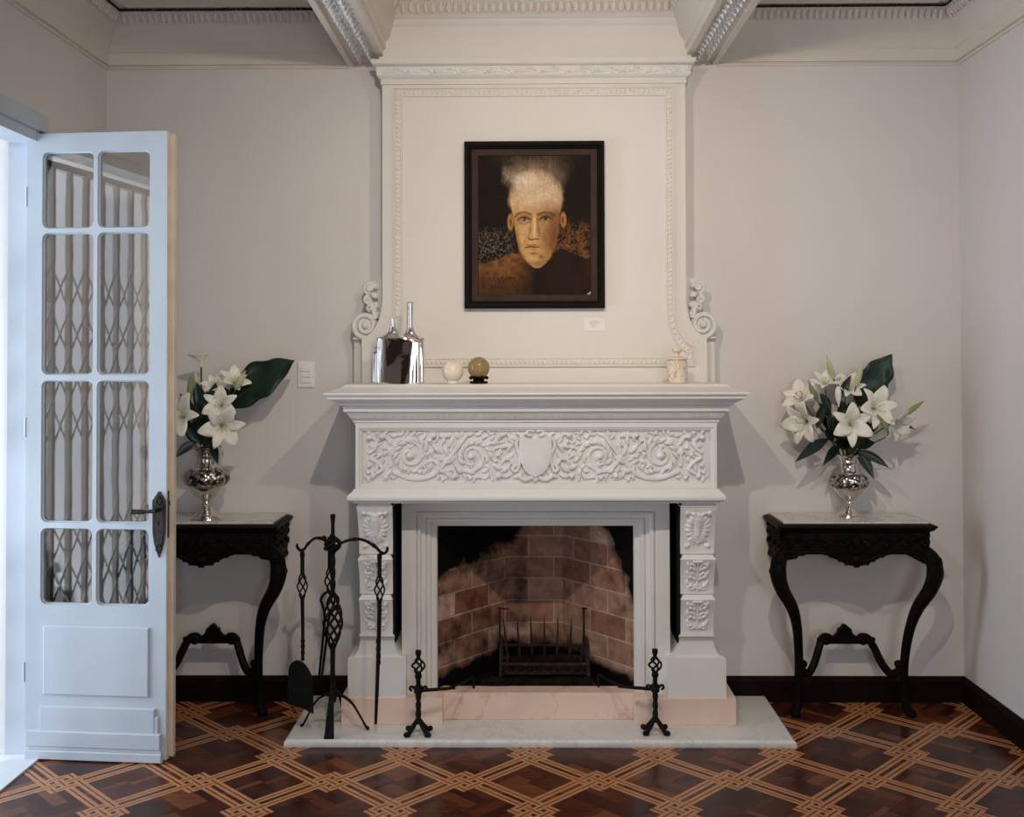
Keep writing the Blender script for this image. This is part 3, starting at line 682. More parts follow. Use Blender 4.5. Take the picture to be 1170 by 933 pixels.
# brick firebox: splayed cheeks, back, sloping throat
fb_v, fb_f, fb_uv, fb_s = [], [], [], []
xl, xr_ = CX - .445, CX + .449; bl, brr, yb0, yb1 = -.085, .185, 4.66, 5.06
def fbq(p0, p1, u0, u1, zb, zt, lean=0, nx=10, nz=14, soot=None):
    base = len(fb_v)
    for j in range(nz + 1):
        for i in range(nx + 1):
            a, b2 = i / nx, j / nz; z = zb + (zt - zb) * b2; ly = lean * max(0, b2 - .45) ** 1.5
            x = p0[0] + (p1[0] - p0[0]) * a; y = p0[1] + (p1[1] - p0[1]) * a - ly * (1 if p0[1] == p1[1] else a if p1[1] > p0[1] else 1 - a)
            fb_v.append((x, y, z)); fb_uv.append((u0 + (u1 - u0) * a, z - .02)); fb_s.append(soot(x, z, a, b2))
    for j in range(nz):
        for i in range(nx): q = base + j * (nx + 1) + i; fb_f.append((q, q + 1, q + nx + 2, q + nx + 1))
LL = math.hypot(bl - xl, yb1 - yb0); LR = math.hypot(xr_ - brr, yb1 - yb0)
def sootf(x, z, a=0, t=0):
    zt = np.interp(x, [-.40, -.20, -.06, .03, .10, .22, .34, .44, .5], [.60, .66, .70, .86, .98, .95, .86, .62, .45])
    lo = np.interp(x, [-.40, -.1, .2, .5], [.20, .26, .26, .20])
    return float(np.clip((z - zt) / .14, 0, 1) * .72 + np.clip((lo - z) / .07, 0, 1) * .8 + .04 + (.16 if x < .0 else 0) * np.clip((.1 - x) / .1, 0, 1))
fbq((xl, yb0), (bl, yb1), 0, LL, .10, .99, .25, soot=sootf)
fbq((bl, yb1), (brr, yb1), LL, LL + brr - bl, .10, .99, .25, soot=sootf)
fbq((brr, yb1), (xr_, yb0), LL + brr - bl, LL + brr - bl + LR, .10, .99, .25, soot=sootf)
me = bpy.data.meshes.new('brick_lining'); o0 = ORG['fireplace_mantel']
me.from_pydata([(x - o0.x, y - o0.y, z - o0.z) for x, y, z in fb_v], [], fb_f)
ul = me.uv_layers.new(name='UVMap')
for l in me.loops: ul.data[l.index].uv = fb_uv[l.vertex_index]
at_ = me.attributes.new('soot', 'FLOAT', 'POINT'); at_.data.foreach_set('value', fb_s)
me.materials.append(M['brick']); o = bpy.data.objects.new('brick_lining', me); COL.objects.link(o); o.parent = fp; ORG[o.name] = o0
o['label'] = 'sooty red brick lining of the firebox'
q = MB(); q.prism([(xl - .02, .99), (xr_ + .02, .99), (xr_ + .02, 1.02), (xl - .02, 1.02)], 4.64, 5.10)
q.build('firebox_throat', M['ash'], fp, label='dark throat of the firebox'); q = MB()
q.add([(xl, yb0, .132), (xr_, yb0, .132), (brr, yb1, .132), (bl, yb1, .132)], [(0, 1, 2, 3)])
q.build('firebox_floor', M['ash'], fp, label='charred firebox floor')
# masonry shell behind, closing the chimney
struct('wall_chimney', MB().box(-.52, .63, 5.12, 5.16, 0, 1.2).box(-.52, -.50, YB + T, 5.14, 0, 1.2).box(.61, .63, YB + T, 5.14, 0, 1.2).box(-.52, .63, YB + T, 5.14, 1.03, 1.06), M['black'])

# fire grate with logs
gt_ = thing('fire_grate', (.09, 4.85, .132), 'black iron fire grate with upright back bars inside the brick firebox', 'fire grate')
g = MB(); yg = 4.94
for k in range(7):
    x = -.075 + k * .056; ln = (k - 3) * .006
    g.tube([(x, yg - .10, .150), (x + ln * .3, yg - .02, .19), (x + ln, yg, .30), (x + ln * 1.5, yg + .005, .405 - abs(k - 3) * .006)], [.007, .007, .006, .002], 6)
g.tube([(-.11, yg, .262), (.29, yg, .262)], .007, 6); g.tube([(-.12, yg - .01, .205), (.30, yg - .01, .205)], .008, 6)
g.build('back_bars', M['rust'], gt_)
for s_ in (-1, 1):
    x = .09 + s_ * .20; lg = MB()
    lg.tube(spline([(x + s_ * .03, 4.74, .134), (x + s_ * .005, 4.75, .160), (x, 4.76, .22), (x, 4.80, .300), (x, 4.93, .300)], 4), .009, 6)
    lg.tube([(x, 4.93, .30), (x, 4.93, .134)], .008, 6); lg.tube([(x - .02, 4.93, .440), (x + .035, 4.91, .440)], .004, 5); lg.tube([(x - .01, 4.93, .30), (x - .01, 4.93, .44)], .005, 5); lg.build('side_support', M['rust'], gt_)
fr_ = MB(); fr_.tube([(-.11, 4.76, .225), (.29, 4.76, .225)], .009, 6); fr_.box(-.10, .28, 4.77, 4.93, .176, .190)
for k in range(9): fr_.box(-.09 + k * .043, -.078 + k * .043, 4.762, 4.94, .188, .200)
fr_.build('basket', M['rust'], gt_)
def log_(name, a, b2, r, label):
    a, b2 = Vector(a), Vector(b2); mb = MB(); pts = [a.lerp(b2, k / 8) + Vector((0, random.uniform(-.006, .006), random.uniform(-.005, .005))) for k in range(9)]
    mb.tube(pts, [r * random.uniform(.85, 1.1) for _ in pts], 9)
    lone(name, mb, M['ash'], tuple((a + b2) / 2), label=label, cat='log')
log_('charred_log', (-.07, 4.83, .218), (.25, 4.85, .222), .026, 'thin charred log lying across the fire grate basket')
log_('charred_log', (-.20, 4.715, .160), (.30, 4.725, .158), .024, 'charred log on the firebox floor in front of the grate')

# ---------------------------------------------------------------- andirons
def basket(mb, x, y, z0, z1, r, wires=4, turns=.75, w=.004, n=16):
    for k in range(wires):
        pts = []
        for i in range(n + 1):
            t = i / n; rr = r * math.sin(PI * t) + .003; a = 2 * PI * (k / wires + turns * t)
            pts.append((x + rr * math.cos(a), y + rr * math.sin(a), z0 + (z1 - z0) * t))
        mb.tube(pts, w, 6)
def twist_rod(mb, x, y, z0, z1, r, tw=18, n=None):
    n = n or max(6, int((z1 - z0) / .008)); rings = []
    for i in range(n + 1):
        z = z0 + (z1 - z0) * i / n; a = tw * (z - z0)
        rings.append([(x + r * math.cos(a + k * PI / 2), y + r * math.sin(a + k * PI / 2), z) for k in range(4)])
    mb.loft(rings)
def curl(mb, x, y, z, s, r, w=.005, vert=1, n=14):
    pts = []
    for i in range(n + 1):
        t = i / n; a = -PI / 2 + 4.6 * t; rr = r * (1 - .45 * t); pts.append((x + s * (r + rr * math.cos(a) * 1.0 - 0), y, z + rr + rr * math.sin(a)))
    mb.tube(pts, w, 6)
def andiron(x, y, s, label):
    t = thing('andiron', (x, y, .03), label, 'andiron', 'pair of andirons')
    m_ = MB(); m_.tube([(x, y, .385), (x, y, .372), (x, y, .356), (x, y, .345)], [.012, .013, .008, .007], 8); m_.build('finial', M['iron'], t)
    m_ = MB(); basket(m_, x, y, .285, .352, .024, 4, .5, .0045); m_.build('twisted_basket', M['iron'], t)
    m_ = MB(); m_.lathe([(.008, .262), (.013, .266), (.016, .276), (.013, .286), (.007, .290)], (x, y, 0), 12)
    m_.lathe([(.010, .232), (.010, .264)], (x, y, 0), 8); twist_rod(m_, x, y, .075, .205, .0125, 42); m_.lathe([(.014, .20), (.019, .206), (.019, .232), (.014, .236)], (x, y, 0), 10)
    m_.build('shaft', M['iron'], t)
    for q in (-1, 1):
        m_ = MB(); curl(m_, x + q * .014, y, .214, q, .012, .0055); m_.build('side_scroll', M['iron'], t)
    for a in (-2.45, -.70, .70, 2.45):
        m_ = MB(); dx, dy = math.cos(a), math.sin(a)
        m_.tube(spline([(x + dx * .005, y + dy * .005, .092), (x + dx * .022, y + dy * .022, .070), (x + dx * .046, y + dy * .046, .044), (x + dx * .060, y + dy * .060, .0385)], 4), [.009] * 9 + [.012, .013, .013, .010], 7)
        m_.ball((x + dx * .062, y + dy * .062, .041), (.012, .012, .011), 8, 6); m_.build('foot', M['iron'], t)
    m_ = MB(); m_.tube([(x, y, .214), (x + s * .07, y + .015, .214), (x + s * .155, y + .04, .213)], [.008, .0075, .006], 6)
    m_.tube([(x + s * .13, y + .035, .214), (x + s * .19, y + .14, .208), (x + s * .225, y + .235, .204)], .0055, 6); m_.tube([(x + s * .225, y + .235, .204), (x + s * .225, y + .240, .134)], .0055, 6)
    m_.build('log_bar', M['iron'], t)
andiron(-.455, 4.425, 1, 'black twisted iron andiron at the left end of the firebox opening')
andiron(.556, 4.448, -1, 'black twisted iron andiron at the right end of the firebox opening')

# ---------------------------------------------------------------- fireside tools
TX, TY = -.829, 4.47
ts = thing('tool_stand', (TX, TY, .03), 'black wrought iron fireside tool stand with twisted open basket, on the hearth slab', 'tool stand')
m_ = MB(); m_.tube([(TX, TY, .957), (TX, TY, .948), (TX, TY, .928), (TX, TY, .912)], [.010, .012, .009, .008], 8); m_.lathe([(.008, .86), (.008, .925)], (TX, TY, 0), 8); m_.build('finial', M['iron'], ts); m_ = MB()
twist_rod(m_, TX, TY, .600, .865, .0125, 32); m_.build('pole', M['iron'], ts); m_ = MB(); m_.lathe([(.013, .150), (.010, .30), (.012, .38), (.013, .40)], (TX, TY, 0), 8); m_.lathe([(.012, .15), (.017, .16), (.017, .19), (.012, .2)], (TX, TY, 0), 8)
m_.build('pole', M['iron'], ts)
m_ = MB(); basket(m_, TX, TY, .370, .625, .037, 6, .8, .0055, 26); m_.build('twisted_basket', M['iron'], ts)
m_ = MB(); basket(m_, TX, TY, .790, .862, .030, 5, .6, .006, 12); m_.ball((TX - .036, TY - .01, .855), .012, 8, 5); m_.ball((TX + .028, TY, .838), .010, 8, 5); m_.ball((TX - .028, TY - .016, .812), .010, 8, 5); m_.build('knot', M['iron'], ts)
ends = {'l': (TX - .124, TY + .0, .806), 'r': (TX + .215, TY - .055, .804), 'b': (TX - .032, TY + .10, .812)}
for key, (ex, ey, ez) in ends.items():
    m_ = MB(); mid1 = Vector((TX, TY, .812)); e = Vector((ex, ey, ez)); d = e - mid1; d.z = 0; h = d.normalized()
    pts = spline([mid1, mid1 + d * .30 + Vector((0, 0, .034)), mid1 + d * .60 + Vector((0, 0, .042)), mid1 + d * .86 + Vector((0, 0, .018)), e, e + h * .018 + Vector((0, 0, -.004)), e + h * .030 + Vector((0, 0, .010)), e + h * .030 + Vector((0, 0, .024))], 4)
    m_.tube(pts, [.0065 if i % 6 else .009 for i in range(len(pts) - 5)] + [.0065, .006, .0055, .005, .004], 6); m_.build('hook_arm', M['iron'], ts)
for fx, fy, w_ in ((TX + .004, 4.366, .021), (TX + .150, 4.475, .010), (TX - .140, 4.51, .008), (TX + .01, 4.70, .010)):
    m_ = MB(); d = Vector((fx - TX, fy - TY, 0)); h = d.normalized(); sd = Vector((-h.y, h.x, 0)); c0 = Vector((TX, TY, 0)); rings = []
    prof = spline([(0, .176, 0), (.25, .178, 0), (.55, .145, 0), (.80, .085, 0), (.96, .042, 0), (1.04, .036, 0)], 4)
    for i, p in enumerate(prof):
        t = p[0]; w = .006 + (w_ - .006) * min(1, max(0, t)) ** 1.2; c_ = c0 + d * t + Vector((0, 0, p[1])); th = .005
        rings.append([tuple(c_ + sd * w + Vector((0, 0, th))), tuple(c_ - sd * w + Vector((0, 0, th))), tuple(c_ - sd * w - Vector((0, 0, th))), tuple(c_ + sd * w - Vector((0, 0, th)))])
    m_.loft(rings); m_.build('foot', M['iron'], ts)
def tool(kind, ex, ey, zb, label, cat):
    t = thing(kind, (ex, ey, zb), label, cat, 'fireside tools on the stand')
    m_ = MB(); m_.lathe([(.006, .770), (.011, .778), (.010, .795), (.006, .80)], (ex, ey, 0), 8); m_.tube([(ex, ey, .78), (ex, ey, .700)], .009, 8); m_.build('handle', M['iron'], t)
    m_ = MB(); basket(m_, ex, ey, .590, .708, .018, 4, .6, .0036); m_.build('twisted_basket', M['iron'], t)
    return t
ex, ey = ends['l'][0], ends['l'][1] - .008; ex -= .006
t = tool('fire_shovel', ex, ey, .10, 'black fire shovel with rounded blade hanging at the left of the stand', 'shovel')
m_ = MB(); m_.tube([(ex, ey, .595), (ex + .002, ey, .47), (ex + .002, ey, .33)], [.0085, .0075, .0075], 8); twist_rod(m_, ex + .002, ey, .36, .42, .0095, 60); m_.build('rod', M['iron'], t)
m_ = MB(); a = .42; ca, sa = math.cos(a), math.sin(a); pts = []
for k in range(15): w = PI * k / 14; pts.append((.062 * math.cos(w), .255 + .075 * math.sin(w)))
pts += [(-.064, .135), (.064, .135)]; n = len(pts); vs = []
for dd in (-.003, .003): vs += [(ex - .004 + u_ * ca - dd * sa, ey - .012 - u_ * sa * .8 - dd, z + dd * 0 - .012 * (u_ / .06) * 1.6) for u_, z in pts]
m_.add(vs, [tuple(range(n)), tuple(range(2 * n - 1, n - 1, -1))] + [(i, (i + 1) % n, (i + 1) % n + n, i + n) for i in range(n)]); m_.build('blade', M['iron'], t, smooth=0)
ex, ey = ends['r'][0] - .004, ends['r'][1] - .008
t = tool('fire_poker', ex, ey, .085, 'black twisted fire poker hanging at the right of the stand', 'poker')
m_ = MB(); m_.tube([(ex, ey, .595), (ex - .004, ey, .40), (ex - .012, ey + .002, .20), (ex - .017, ey + .003, .078)], [.0095, .0085, .008, .006], 8); twist_rod(m_, ex - .005, ey + .002, .33, .44, .0105, 50); m_.build('rod', M['iron'], t)
ex, ey = ends['b'][0], ends['b'][1]
t = tool('fire_tongs', ex, ey, .22, 'black fire tongs with open ring, hanging behind the stand pole', 'tongs')
for s_ in (-1, 1):
    m_ = MB(); pts = spline([(ex, ey, .600), (ex + s_ * .014, ey, .598), (ex + s_ * .038, ey, .570), (ex + s_ * .030, ey, .535), (ex + s_ * .010 - .012, ey, .49), (ex - .022 + s_ * .008, ey, .39), (ex - .040 + s_ * .006, ey, .235)], 5)
    m_.tube(pts, .0058, 7); m_.build('jaw', M['iron'], t)

# ---------------------------------------------------------------- french door leaves
def make_leaf(name, kw):
    t = thing(name, (0, 0, 0), kind='structure', **kw); W_, H_ = .600, 2.562
    rows = [(2.170, 2.484), (1.567, 2.149), (.963, 1.542), (.628, .938)]; cols = [(.066, .284), (.304, .524)]
    rb = [H_, 2.1595, 1.5545, .9505, .585]; cb = [0, .294, W_]
    fr = MB()
    def rr(x0, x1, z0, z1, r, cell=None, n=6):
        pts = []
        for (cx, cz, a0) in ((x1 - r, z1 - r, 0), (x0 + r, z1 - r, PI / 2), (x0 + r, z0 + r, PI), (x1 - r, z0 + r, 1.5 * PI)):
            for k in range(n + 1):
                a = a0 + PI / 2 * k / n; p = (cx + r * math.cos(a), cz + r * math.sin(a))
                if cell:
                    X0, X1, Z0, Z1 = cell; ex, ez = (X1 if cx > (x0 + x1) / 2 else X0), (Z1 if cz > (z0 + z1) / 2 else Z0)
                    vert_first = a0 in (0, PI)
                    if k == n // 2: p = (ex, ez)
                    elif (k < n // 2) == vert_first: p = (ex, p[1])
                    else: p = (p[0], ez)
                pts.append(p)
        return pts
    for i, (z0, z1) in enumerate(rows):
        for j, (x0, x1) in enumerate(cols):
            cell = (cb[j], cb[j + 1], rb[i + 1], rb[i]); r = .026
            rings = []
            for (e, d) in ((None, 0), (.004, 0), (.0015, .0), (0, .004), (-.0, .010), (-.004, .016), (-.004, .026), (0, .038), (None, .042)):
                if e is None: pts = rr(x0, x1, z0, z1, r, cell)
                else: pts = rr(x0 - e, x1 + e, z0 - e, z1 + e, r + e)
                rings.append([(x, d, z) for x, z in pts])
            fr.loft(rings, caps=False)
            g = MB(); pts = rr(x0 - .003, x1 + .003, z0 - .003, z1 + .003, r); g.prism(pts, .018, .022); g.build('glass_pane', M['glass'], t, smooth=0)
    fr.box(0, W_, 0, .042, .012, .585); fr.box(0, .0005, 0, .042, .585, H_); fr.box(0, W_, 0, .042, H_ - .0005, H_)
    fr.build('door_frame', M['door'], t, smooth=20)
    MB().bbox(.082, .530, -.009, .0, .263, .543, .004).build('raised_panel', M['door'], t)
    MB().bbox(.070, .556, -.010, .0, .112, .217, .003).bbox(.068, .572, -.008, 0, .112, .185, .003).build('kick_board', M['door'], t)
    MB().bbox(.012, .583, -.018, .0, .055, .118, .003).build('kick_board', M['door'], t)
    MB().bbox(.022, .586, -.013, .0, .040, .056, .002).bbox(.012, .589, -.020, 0, .004, .040, .003).build('weather_board', M['door'], t)
    MB().box(W_, W_ + .003, .0015, .022, .012, H_).box(W_, W_ + .021, .022, .046, .02, H_ - .01).build('door_edge', M['edge'], t, label='bare timber edge of the open door')
    MB().box(W_ + .003, W_ + .0045, .003, .018, .905, 1.095).box(W_ + .004, W_ + .010, .005, .014, 1.035, 1.055).build('latch_plate', M['bronze'], t)
    lx = .571; pl = [(0, .826), (.010, .850), (.021, .885), (.027, .93), (.028, 1.060), (.022, 1.062), (.019, 1.072), (.012, 1.078), (.006, 1.090), (0, 1.094)]
    poly = [(lx + x, z) for x, z in pl] + [(lx - x, z) for x, z in pl[-2:0:-1]]
    lp = MB().prism(poly, -.005, .0); lp.prism([(lx + (x - lx) * .72, .96 + (z - .96) * .86) for x, z in poly], -.0075, -.004)
    for zz in (.865, 1.055): 
        for k in range(7): a = k * 2 * PI / 7; lp.ball((lx + .010 * math.cos(a), -.008, zz + .014 * math.sin(a)), (.005, .003, .006), 6, 4)
    lpo = lp.build('lock_plate', M['bronze'], t)
    MB().ball((lx, -.0078, .970), (.004, .001, .004), 8, 5).box(lx - .002, lx + .002, -.0085, -.0070, .955, .970).build('keyhole', M['black'], lpo)
    h = MB(); h.tube([(lx, -.004, 1.020), (lx, -.045, 1.020)], .009, 10); h.lathe([(.001, 0)], (0, 0, 0)) if False else None
    h.tube([(lx + .004, -.045, 1.021), (lx - .03, -.047, 1.018), (lx - .07, -.047, 1.016), (lx - .100, -.046, 1.016), (lx - .106, -.046, 1.016)], [.010, .007, .009, .0085, .004], 10)
    for k in range(5): h.tube([(lx - .045 - k * .011, -.047, 1.017), (lx - .049 - k * .011, -.047, 1.017)], .0102, 10)
    h.build('lever_handle', M['bronze'], lpo)
    for z in (.35, 1.35, 2.3): MB().tube([(-.004, .003, z - .04), (-.004, .003, z + .04)], .006, 8).build('hinge', M['door'], t)
    return t
d1 = make_leaf('door_1', dict(label='white glazed french door leaf standing open, with bronze lever handle'))
d1.location = (-2.050, 4.234, 0); d1.rotation_euler = (0, 0, math.atan2(-.050, .598))
d2 = copy_tree(d1); d2.name = 'door_2'; d2['label'] = 'second white glazed door leaf seen only in reflection'
d2.location = (-2.04, DY0 + .03, 0); d2.rotation_euler = (0, 0, .0)
# folding lattice gate across the opening (shows in the door panes)
gt = thing('folding_gate', (XL - .22, DY0 + .06, .006), 'pale folding lattice gate in the doorway, seen reflected in the glazed door', 'gate')
GX = XL - .22; nb = 13; ys = [DY0 + .06 + k * (DY1 - DY0 - .12) / (nb - 1) for k in range(nb)]
for y in ys: MB().box(GX - .012, GX + .012, y - .012, y + .012, .01, 2.50).build('upright', M['gate'], gt)
for z0, z1, n in ((.12, .92, 4), (1.25, 2.10, 4)):
    dg = MB()
    st = (z1 - z0) / n
    for k in range(nb - 1):
        for q in range(n):
            za, zb = z0 + q * st, z0 + (q + 1) * st; dg.tube([(GX - .016, ys[k], za), (GX - .016, ys[k + 1], zb)], .006, 4); dg.tube([(GX + .016, ys[k], zb), (GX + .016, ys[k + 1], za)], .006, 4)
    dg.build('lattice', M['gate'], gt)
MB().box(GX - .02, GX + .02, ys[0], ys[-1], 2.50, 2.53).build('top_rail', M['gate'], gt)

# ---------------------------------------------------------------- painting, card, switch
PX0, PX1, PZ0, PZ1 = -.274, .372, 1.857, 2.628; YP = YO
pt_ = thing('framed_portrait', ((PX0 + PX1) / 2, YP, PZ0), 'framed oil portrait of a pale-haired man in a dark coat, hanging over the mantel', 'painting')
pf = MB(); path = [(PX0, PZ0), (PX1, PZ0), (PX1, PZ1), (PX0, PZ1)]
sweep_xz(pf, path, [(0, .0), (0, .030), (.004, .034), (.010, .034), (.020, .030), (.026, .024), (.030, .024), (.033, .018), (.033, .012)], YP - .0005)
pf.build('frame', M['frame'], pt_)
ln = MB(); sweep_xz(ln, [(PX0 + .032, PZ0 + .032), (PX1 - .032, PZ0 + .032), (PX1 - .032, PZ1 - .032), (PX0 + .032, PZ1 - .032)], [(0, .013), (.030, .014), (.032, .010), (.034, .006)], YP); ln.build('brown_liner', M['slip'], pt_, label='dark brown inner liner of the frame')
bk = MB().box(PX0 + .01, PX1 - .01, YP - .008, YP - .001, PZ0 + .01, PZ1 - .01); bk.build('backing_board', M['frame'], pt_)
nx, nz = 200, 246; Xc, Yc = np.meshgrid(np.linspace(85, 705, nx), np.linspace(95, 865, nz))
def vn(sx, sy, seed):
    r = np.random.default_rng(seed); g = r.random((sy + 2, sx + 2)); u = np.linspace(0, sx, nx); v = np.linspace(0, sy, nz); iu = u.astype(int).clip(0, sx); iv = v.astype(int).clip(0, sy)
    fu = (u - iu)[None, :]; fv = (v - iv)[:, None]; fu = fu * fu * (3 - 2 * fu); fv = fv * fv * (3 - 2 * fv); a = g[iv][:, iu]; b_ = g[iv][:, iu + 1]; c_ = g[iv + 1][:, iu]; d_ = g[iv + 1][:, iu + 1]
    return (a * (1 - fu) + b_ * fu) * (1 - fv) + (c_ * (1 - fu) + d_ * fu) * fv
N1, N2, N3, N4 = vn(9, 11, 1), vn(26, 32, 2), vn(70, 24, 3), vn(90, 110, 4); NV = vn(60, 14, 5)
wx = Xc + (N2 - .5) * 16; wy = Yc + (N1 - .5) * 14
img = np.zeros((nz, nx, 3)) + np.array([.010, .006, .004]); 
def mixc(mask, col):
    global img
    mk = np.clip(mask, 0, 1)[..., None]; img = img * (1 - mk) + np.array(col) * mk
def ell(cx, cy, rx, ry, soft=.15, x=None, y=None):
    x = Xc if x is None else x; y = Yc if y is None else y
    d = np.sqrt(((x - cx) / rx) ** 2 + ((y - cy) / ry) ** 2); return np.clip((1 - d) / soft, 0, 1)
def seg(pts, w, soft=.6):
    m_ = np.zeros_like(Xc)
    for (ax, ay), (bx, by) in zip(pts[:-1], pts[1:]):
        L = (bx - ax) ** 2 + (by - ay) ** 2 + 1e-9; t = np.clip(((Xc - ax) * (bx - ax) + (Yc - ay) * (by - ay)) / L, 0, 1); d = np.hypot(Xc - ax - t * (bx - ax), Yc - ay - t * (by - ay)); m_ = np.maximum(m_, np.clip((w - d) / (w * soft), 0, 1))
    return m_
def interp(ys_, xs_): return np.interp(Yc, ys_, xs_)
# grounds
mixc(.75 * np.clip((Yc - 430) / 90, 0, 1) * (Xc > 500) * np.clip((N2 * .6 + N4 * .8 - .35), 0, 1) * 1.3, (.22, .085, .03))
mixc(.38 * np.clip((Yc - 480) / 60, 0, 1) * np.clip((300 - Xc) / 60, 0, 1) * np.clip(N4 * 2.2 - .95, 0, 1), (.30, .22, .15))
mixc(.30 * np.clip((170 - Yc) / 75, 0, 1) * np.clip(N3 * 1.4 - .2, 0, 1) * np.clip(1 - abs(Xc - 400) / 300, 0, 1), (.20, .13, .085))
# rising glow of the hair
fl_l = interp([95, 170, 230, 330, 420], [215, 185, 225, 240, 262]); fl_r = interp([95, 150, 230, 300, 400], [610, 625, 590, 566, 548])
glow = np.clip((wx - fl_l) / 45, 0, 1) * np.clip((fl_r - wx) / 50, 0, 1) * np.clip((430 - Yc) / 90, 0, 1)
mixc(glow * (.10 + .30 * N2 + .12 * N3) * np.clip((Yc - 50) / 150, .2, 1) * (.25 + 1.0 * N1), (.26, .16, .095))
mixc(ell(300, 215, 100, 80, 1.2, wx, wy) * (.2 + .45 * N4) * (.5 + N1), (.60, .45, .31)); mixc(ell(400, 190, 175, 90, 1.1, wx, wy) * (.3 + .5 * NV), (.50, .34, .21)); mixc(ell(404, 335, 160, 178, .22, wx, wy) * (.72 + .3 * NV) * np.clip((400 - Yc) / 60, 0, 1), (.58, .40, .25)); mixc(ell(350, 235, 95, 60, 1.0, wx, wy) * .75, (.80, .68, .52))
mixc(.5 * ell(404, 230, 150, 75, .6) * np.clip(NV * 2 - 1.0, 0, 1), (.32, .18, .09)); mixc(.55 * ell(404, 322, 154, 166, .16, wx, wy) * np.clip((abs(wx - 404) - 105) / 40, 0, 1), (.20, .10, .045))
# ears
mixc(ell(262, 462, 20, 55, .4), (.40, .19, .07)); mixc(ell(264, 462, 9, 34, .6), (.14, .05, .015)); mixc(ell(556, 450, 20, 52, .4), (.36, .17, .06)); mixc(ell(553, 452, 9, 30, .6), (.12, .045, .015))
# coat and shoulders
sh_l = np.interp(Xc, [85, 180, 270, 330, 400, 470, 540, 610, 705], [695, 668, 628, 642, 700, 660, 600, 632, 668])
coat = np.clip((Yc - sh_l) / 8, 0, 1); mixc(coat, (.013, .007, .005)); mixc(coat * np.clip((400 - Xc) / 120, 0, 1) * (.35 + .75 * N2) * np.clip((880 - Yc) / 180, .35, 1), (.21, .085, .026)); mixc(coat * np.clip((Xc - 430) / 60, 0, 1) * .35 * N1, (.06, .025, .012))
# neck and head
mixc(np.clip((Xc - 300) / 15, 0, 1) * np.clip((500 - Xc) / 25, 0, 1) * np.clip((Yc - 600) / 20, 0, 1) * np.clip((interp([600, 720], [1, 1]) * (715 - abs(Xc - 405) * .55) - Yc) / 14, 0, 1), (.16, .065, .022))
hl = interp([230, 330, 420, 500, 560, 610, 655, 690, 718], [262, 254, 270, 284, 294, 306, 330, 356, 392]); hr = interp([230, 330, 420, 500, 560, 610, 655, 690, 718], [546, 554, 543, 534, 524, 510, 488, 462, 428])
face = np.clip((Xc - hl) / 9, 0, 1) * np.clip((hr - Xc) / 9, 0, 1) * np.clip((Yc - 250) / 120, 0, 1) * np.clip((719 - Yc) / 8, 0, 1)
side = np.clip((Xc - 395) / 120, 0, 1); base = np.array([.50, .285, .115])[None, None] * (1 - side[..., None]) + np.array([.25, .10, .032])[None, None] * side[..., None]
up_ = np.clip((420 - Yc) / 130, 0, 1)[..., None]; base = base * (1 - up_) + np.array([.66, .47, .29])[None, None] * up_; base = base * (.82 + .36 * N2[..., None]); mk = face[..., None]; img = img * (1 - mk) + base * mk
F = lambda m_: m_ * face
mixc(F(ell(400, 318, 110, 60, 1)) * .5, (.78, .62, .44)); mixc(F(ell(330, 520, 40, 70, 1)) * .55, (.62, .38, .17)); mixc(F(ell(470, 560, 50, 90, 1)) * .6, (.13, .05, .016)); mixc(F(ell(500, 470, 45, 90, 1)) * .4, (.34, .15, .05)); mixc(F(ell(420, 690, 80, 28, 1)) * .55, (.14, .06, .02))
mixc(F(ell(342, 438, 62, 32, .9)) * .9, (.13, .055, .02)); mixc(F(ell(460, 434, 60, 32, .9)) * .9, (.10, .042, .015)); mixc(F(ell(505, 520, 40, 150, 1)) * .75, (.10, .04, .013)); mixc(F(ell(300, 590, 26, 90, 1)) * .5, (.22, .10, .035))
mixc(F(seg([(288, 432), (305, 414), (340, 406), (378, 418)], 10, 1)) * .9, (.07, .028, .010)); mixc(F(seg([(412, 420), (450, 406), (485, 410), (505, 425)], 10, 1)) * .9, (.07, .028, .010))
mixc(F(ell(337, 450, 33, 10, .6)), (.34, .23, .14)); mixc(F(ell(457, 446, 31, 9, .6)), (.26, .17, .10)); mixc(F(ell(338, 448, 12, 11, .5)), (.035, .016, .009)); mixc(F(ell(457, 444, 12, 10, .5)), (.03, .014, .008)); mixc(F(ell(334, 445, 3, 3, .5)), (.6, .5, .4))
mixc(F(seg([(302, 452), (318, 438), (345, 434), (370, 448)], 4.5)), (.05, .02, .008)); mixc(F(seg([(425, 448), (440, 434), (468, 432), (490, 444)], 4.5)), (.05, .02, .008)); mixc(F(seg([(305, 464), (340, 474), (370, 462)], 4)) * .6, (.14, .06, .02))
mixc(F(seg([(378, 440), (372, 500), (362, 545)], 9, 1)) * .5, (.18, .08, .03)); mixc(F(seg([(396, 440), (394, 540)], 10, 1)) * .85, (.72, .50, .28)); mixc(F(seg([(412, 440), (418, 500), (424, 540)], 11, 1)) * .65, (.14, .055, .018)); mixc(F(ell(392, 545, 30, 16, .8)) * .6, (.55, .32, .14)); mixc(F(seg([(362, 554), (380, 560), (396, 556), (416, 556)], 5)) * .9, (.06, .022, .008))
mixc(F(seg([(352, 540), (338, 575)], 4, 1)) * .6, (.2, .09, .03)); mixc(F(ell(385, 592, 44, 11, .6)) * .8, (.26, .095, .04)); mixc(F(seg([(342, 603), (370, 598), (390, 602), (425, 600)], 4)), (.06, .02, .008)); mixc(F(ell(388, 613, 34, 9, .6)) * .8, (.42, .19, .085)); mixc(F(ell(390, 636, 34, 9, .8)) * .8, (.10, .04, .014)); mixc(F(ell(385, 665, 40, 24, 1)) * .7, (.62, .38, .17))
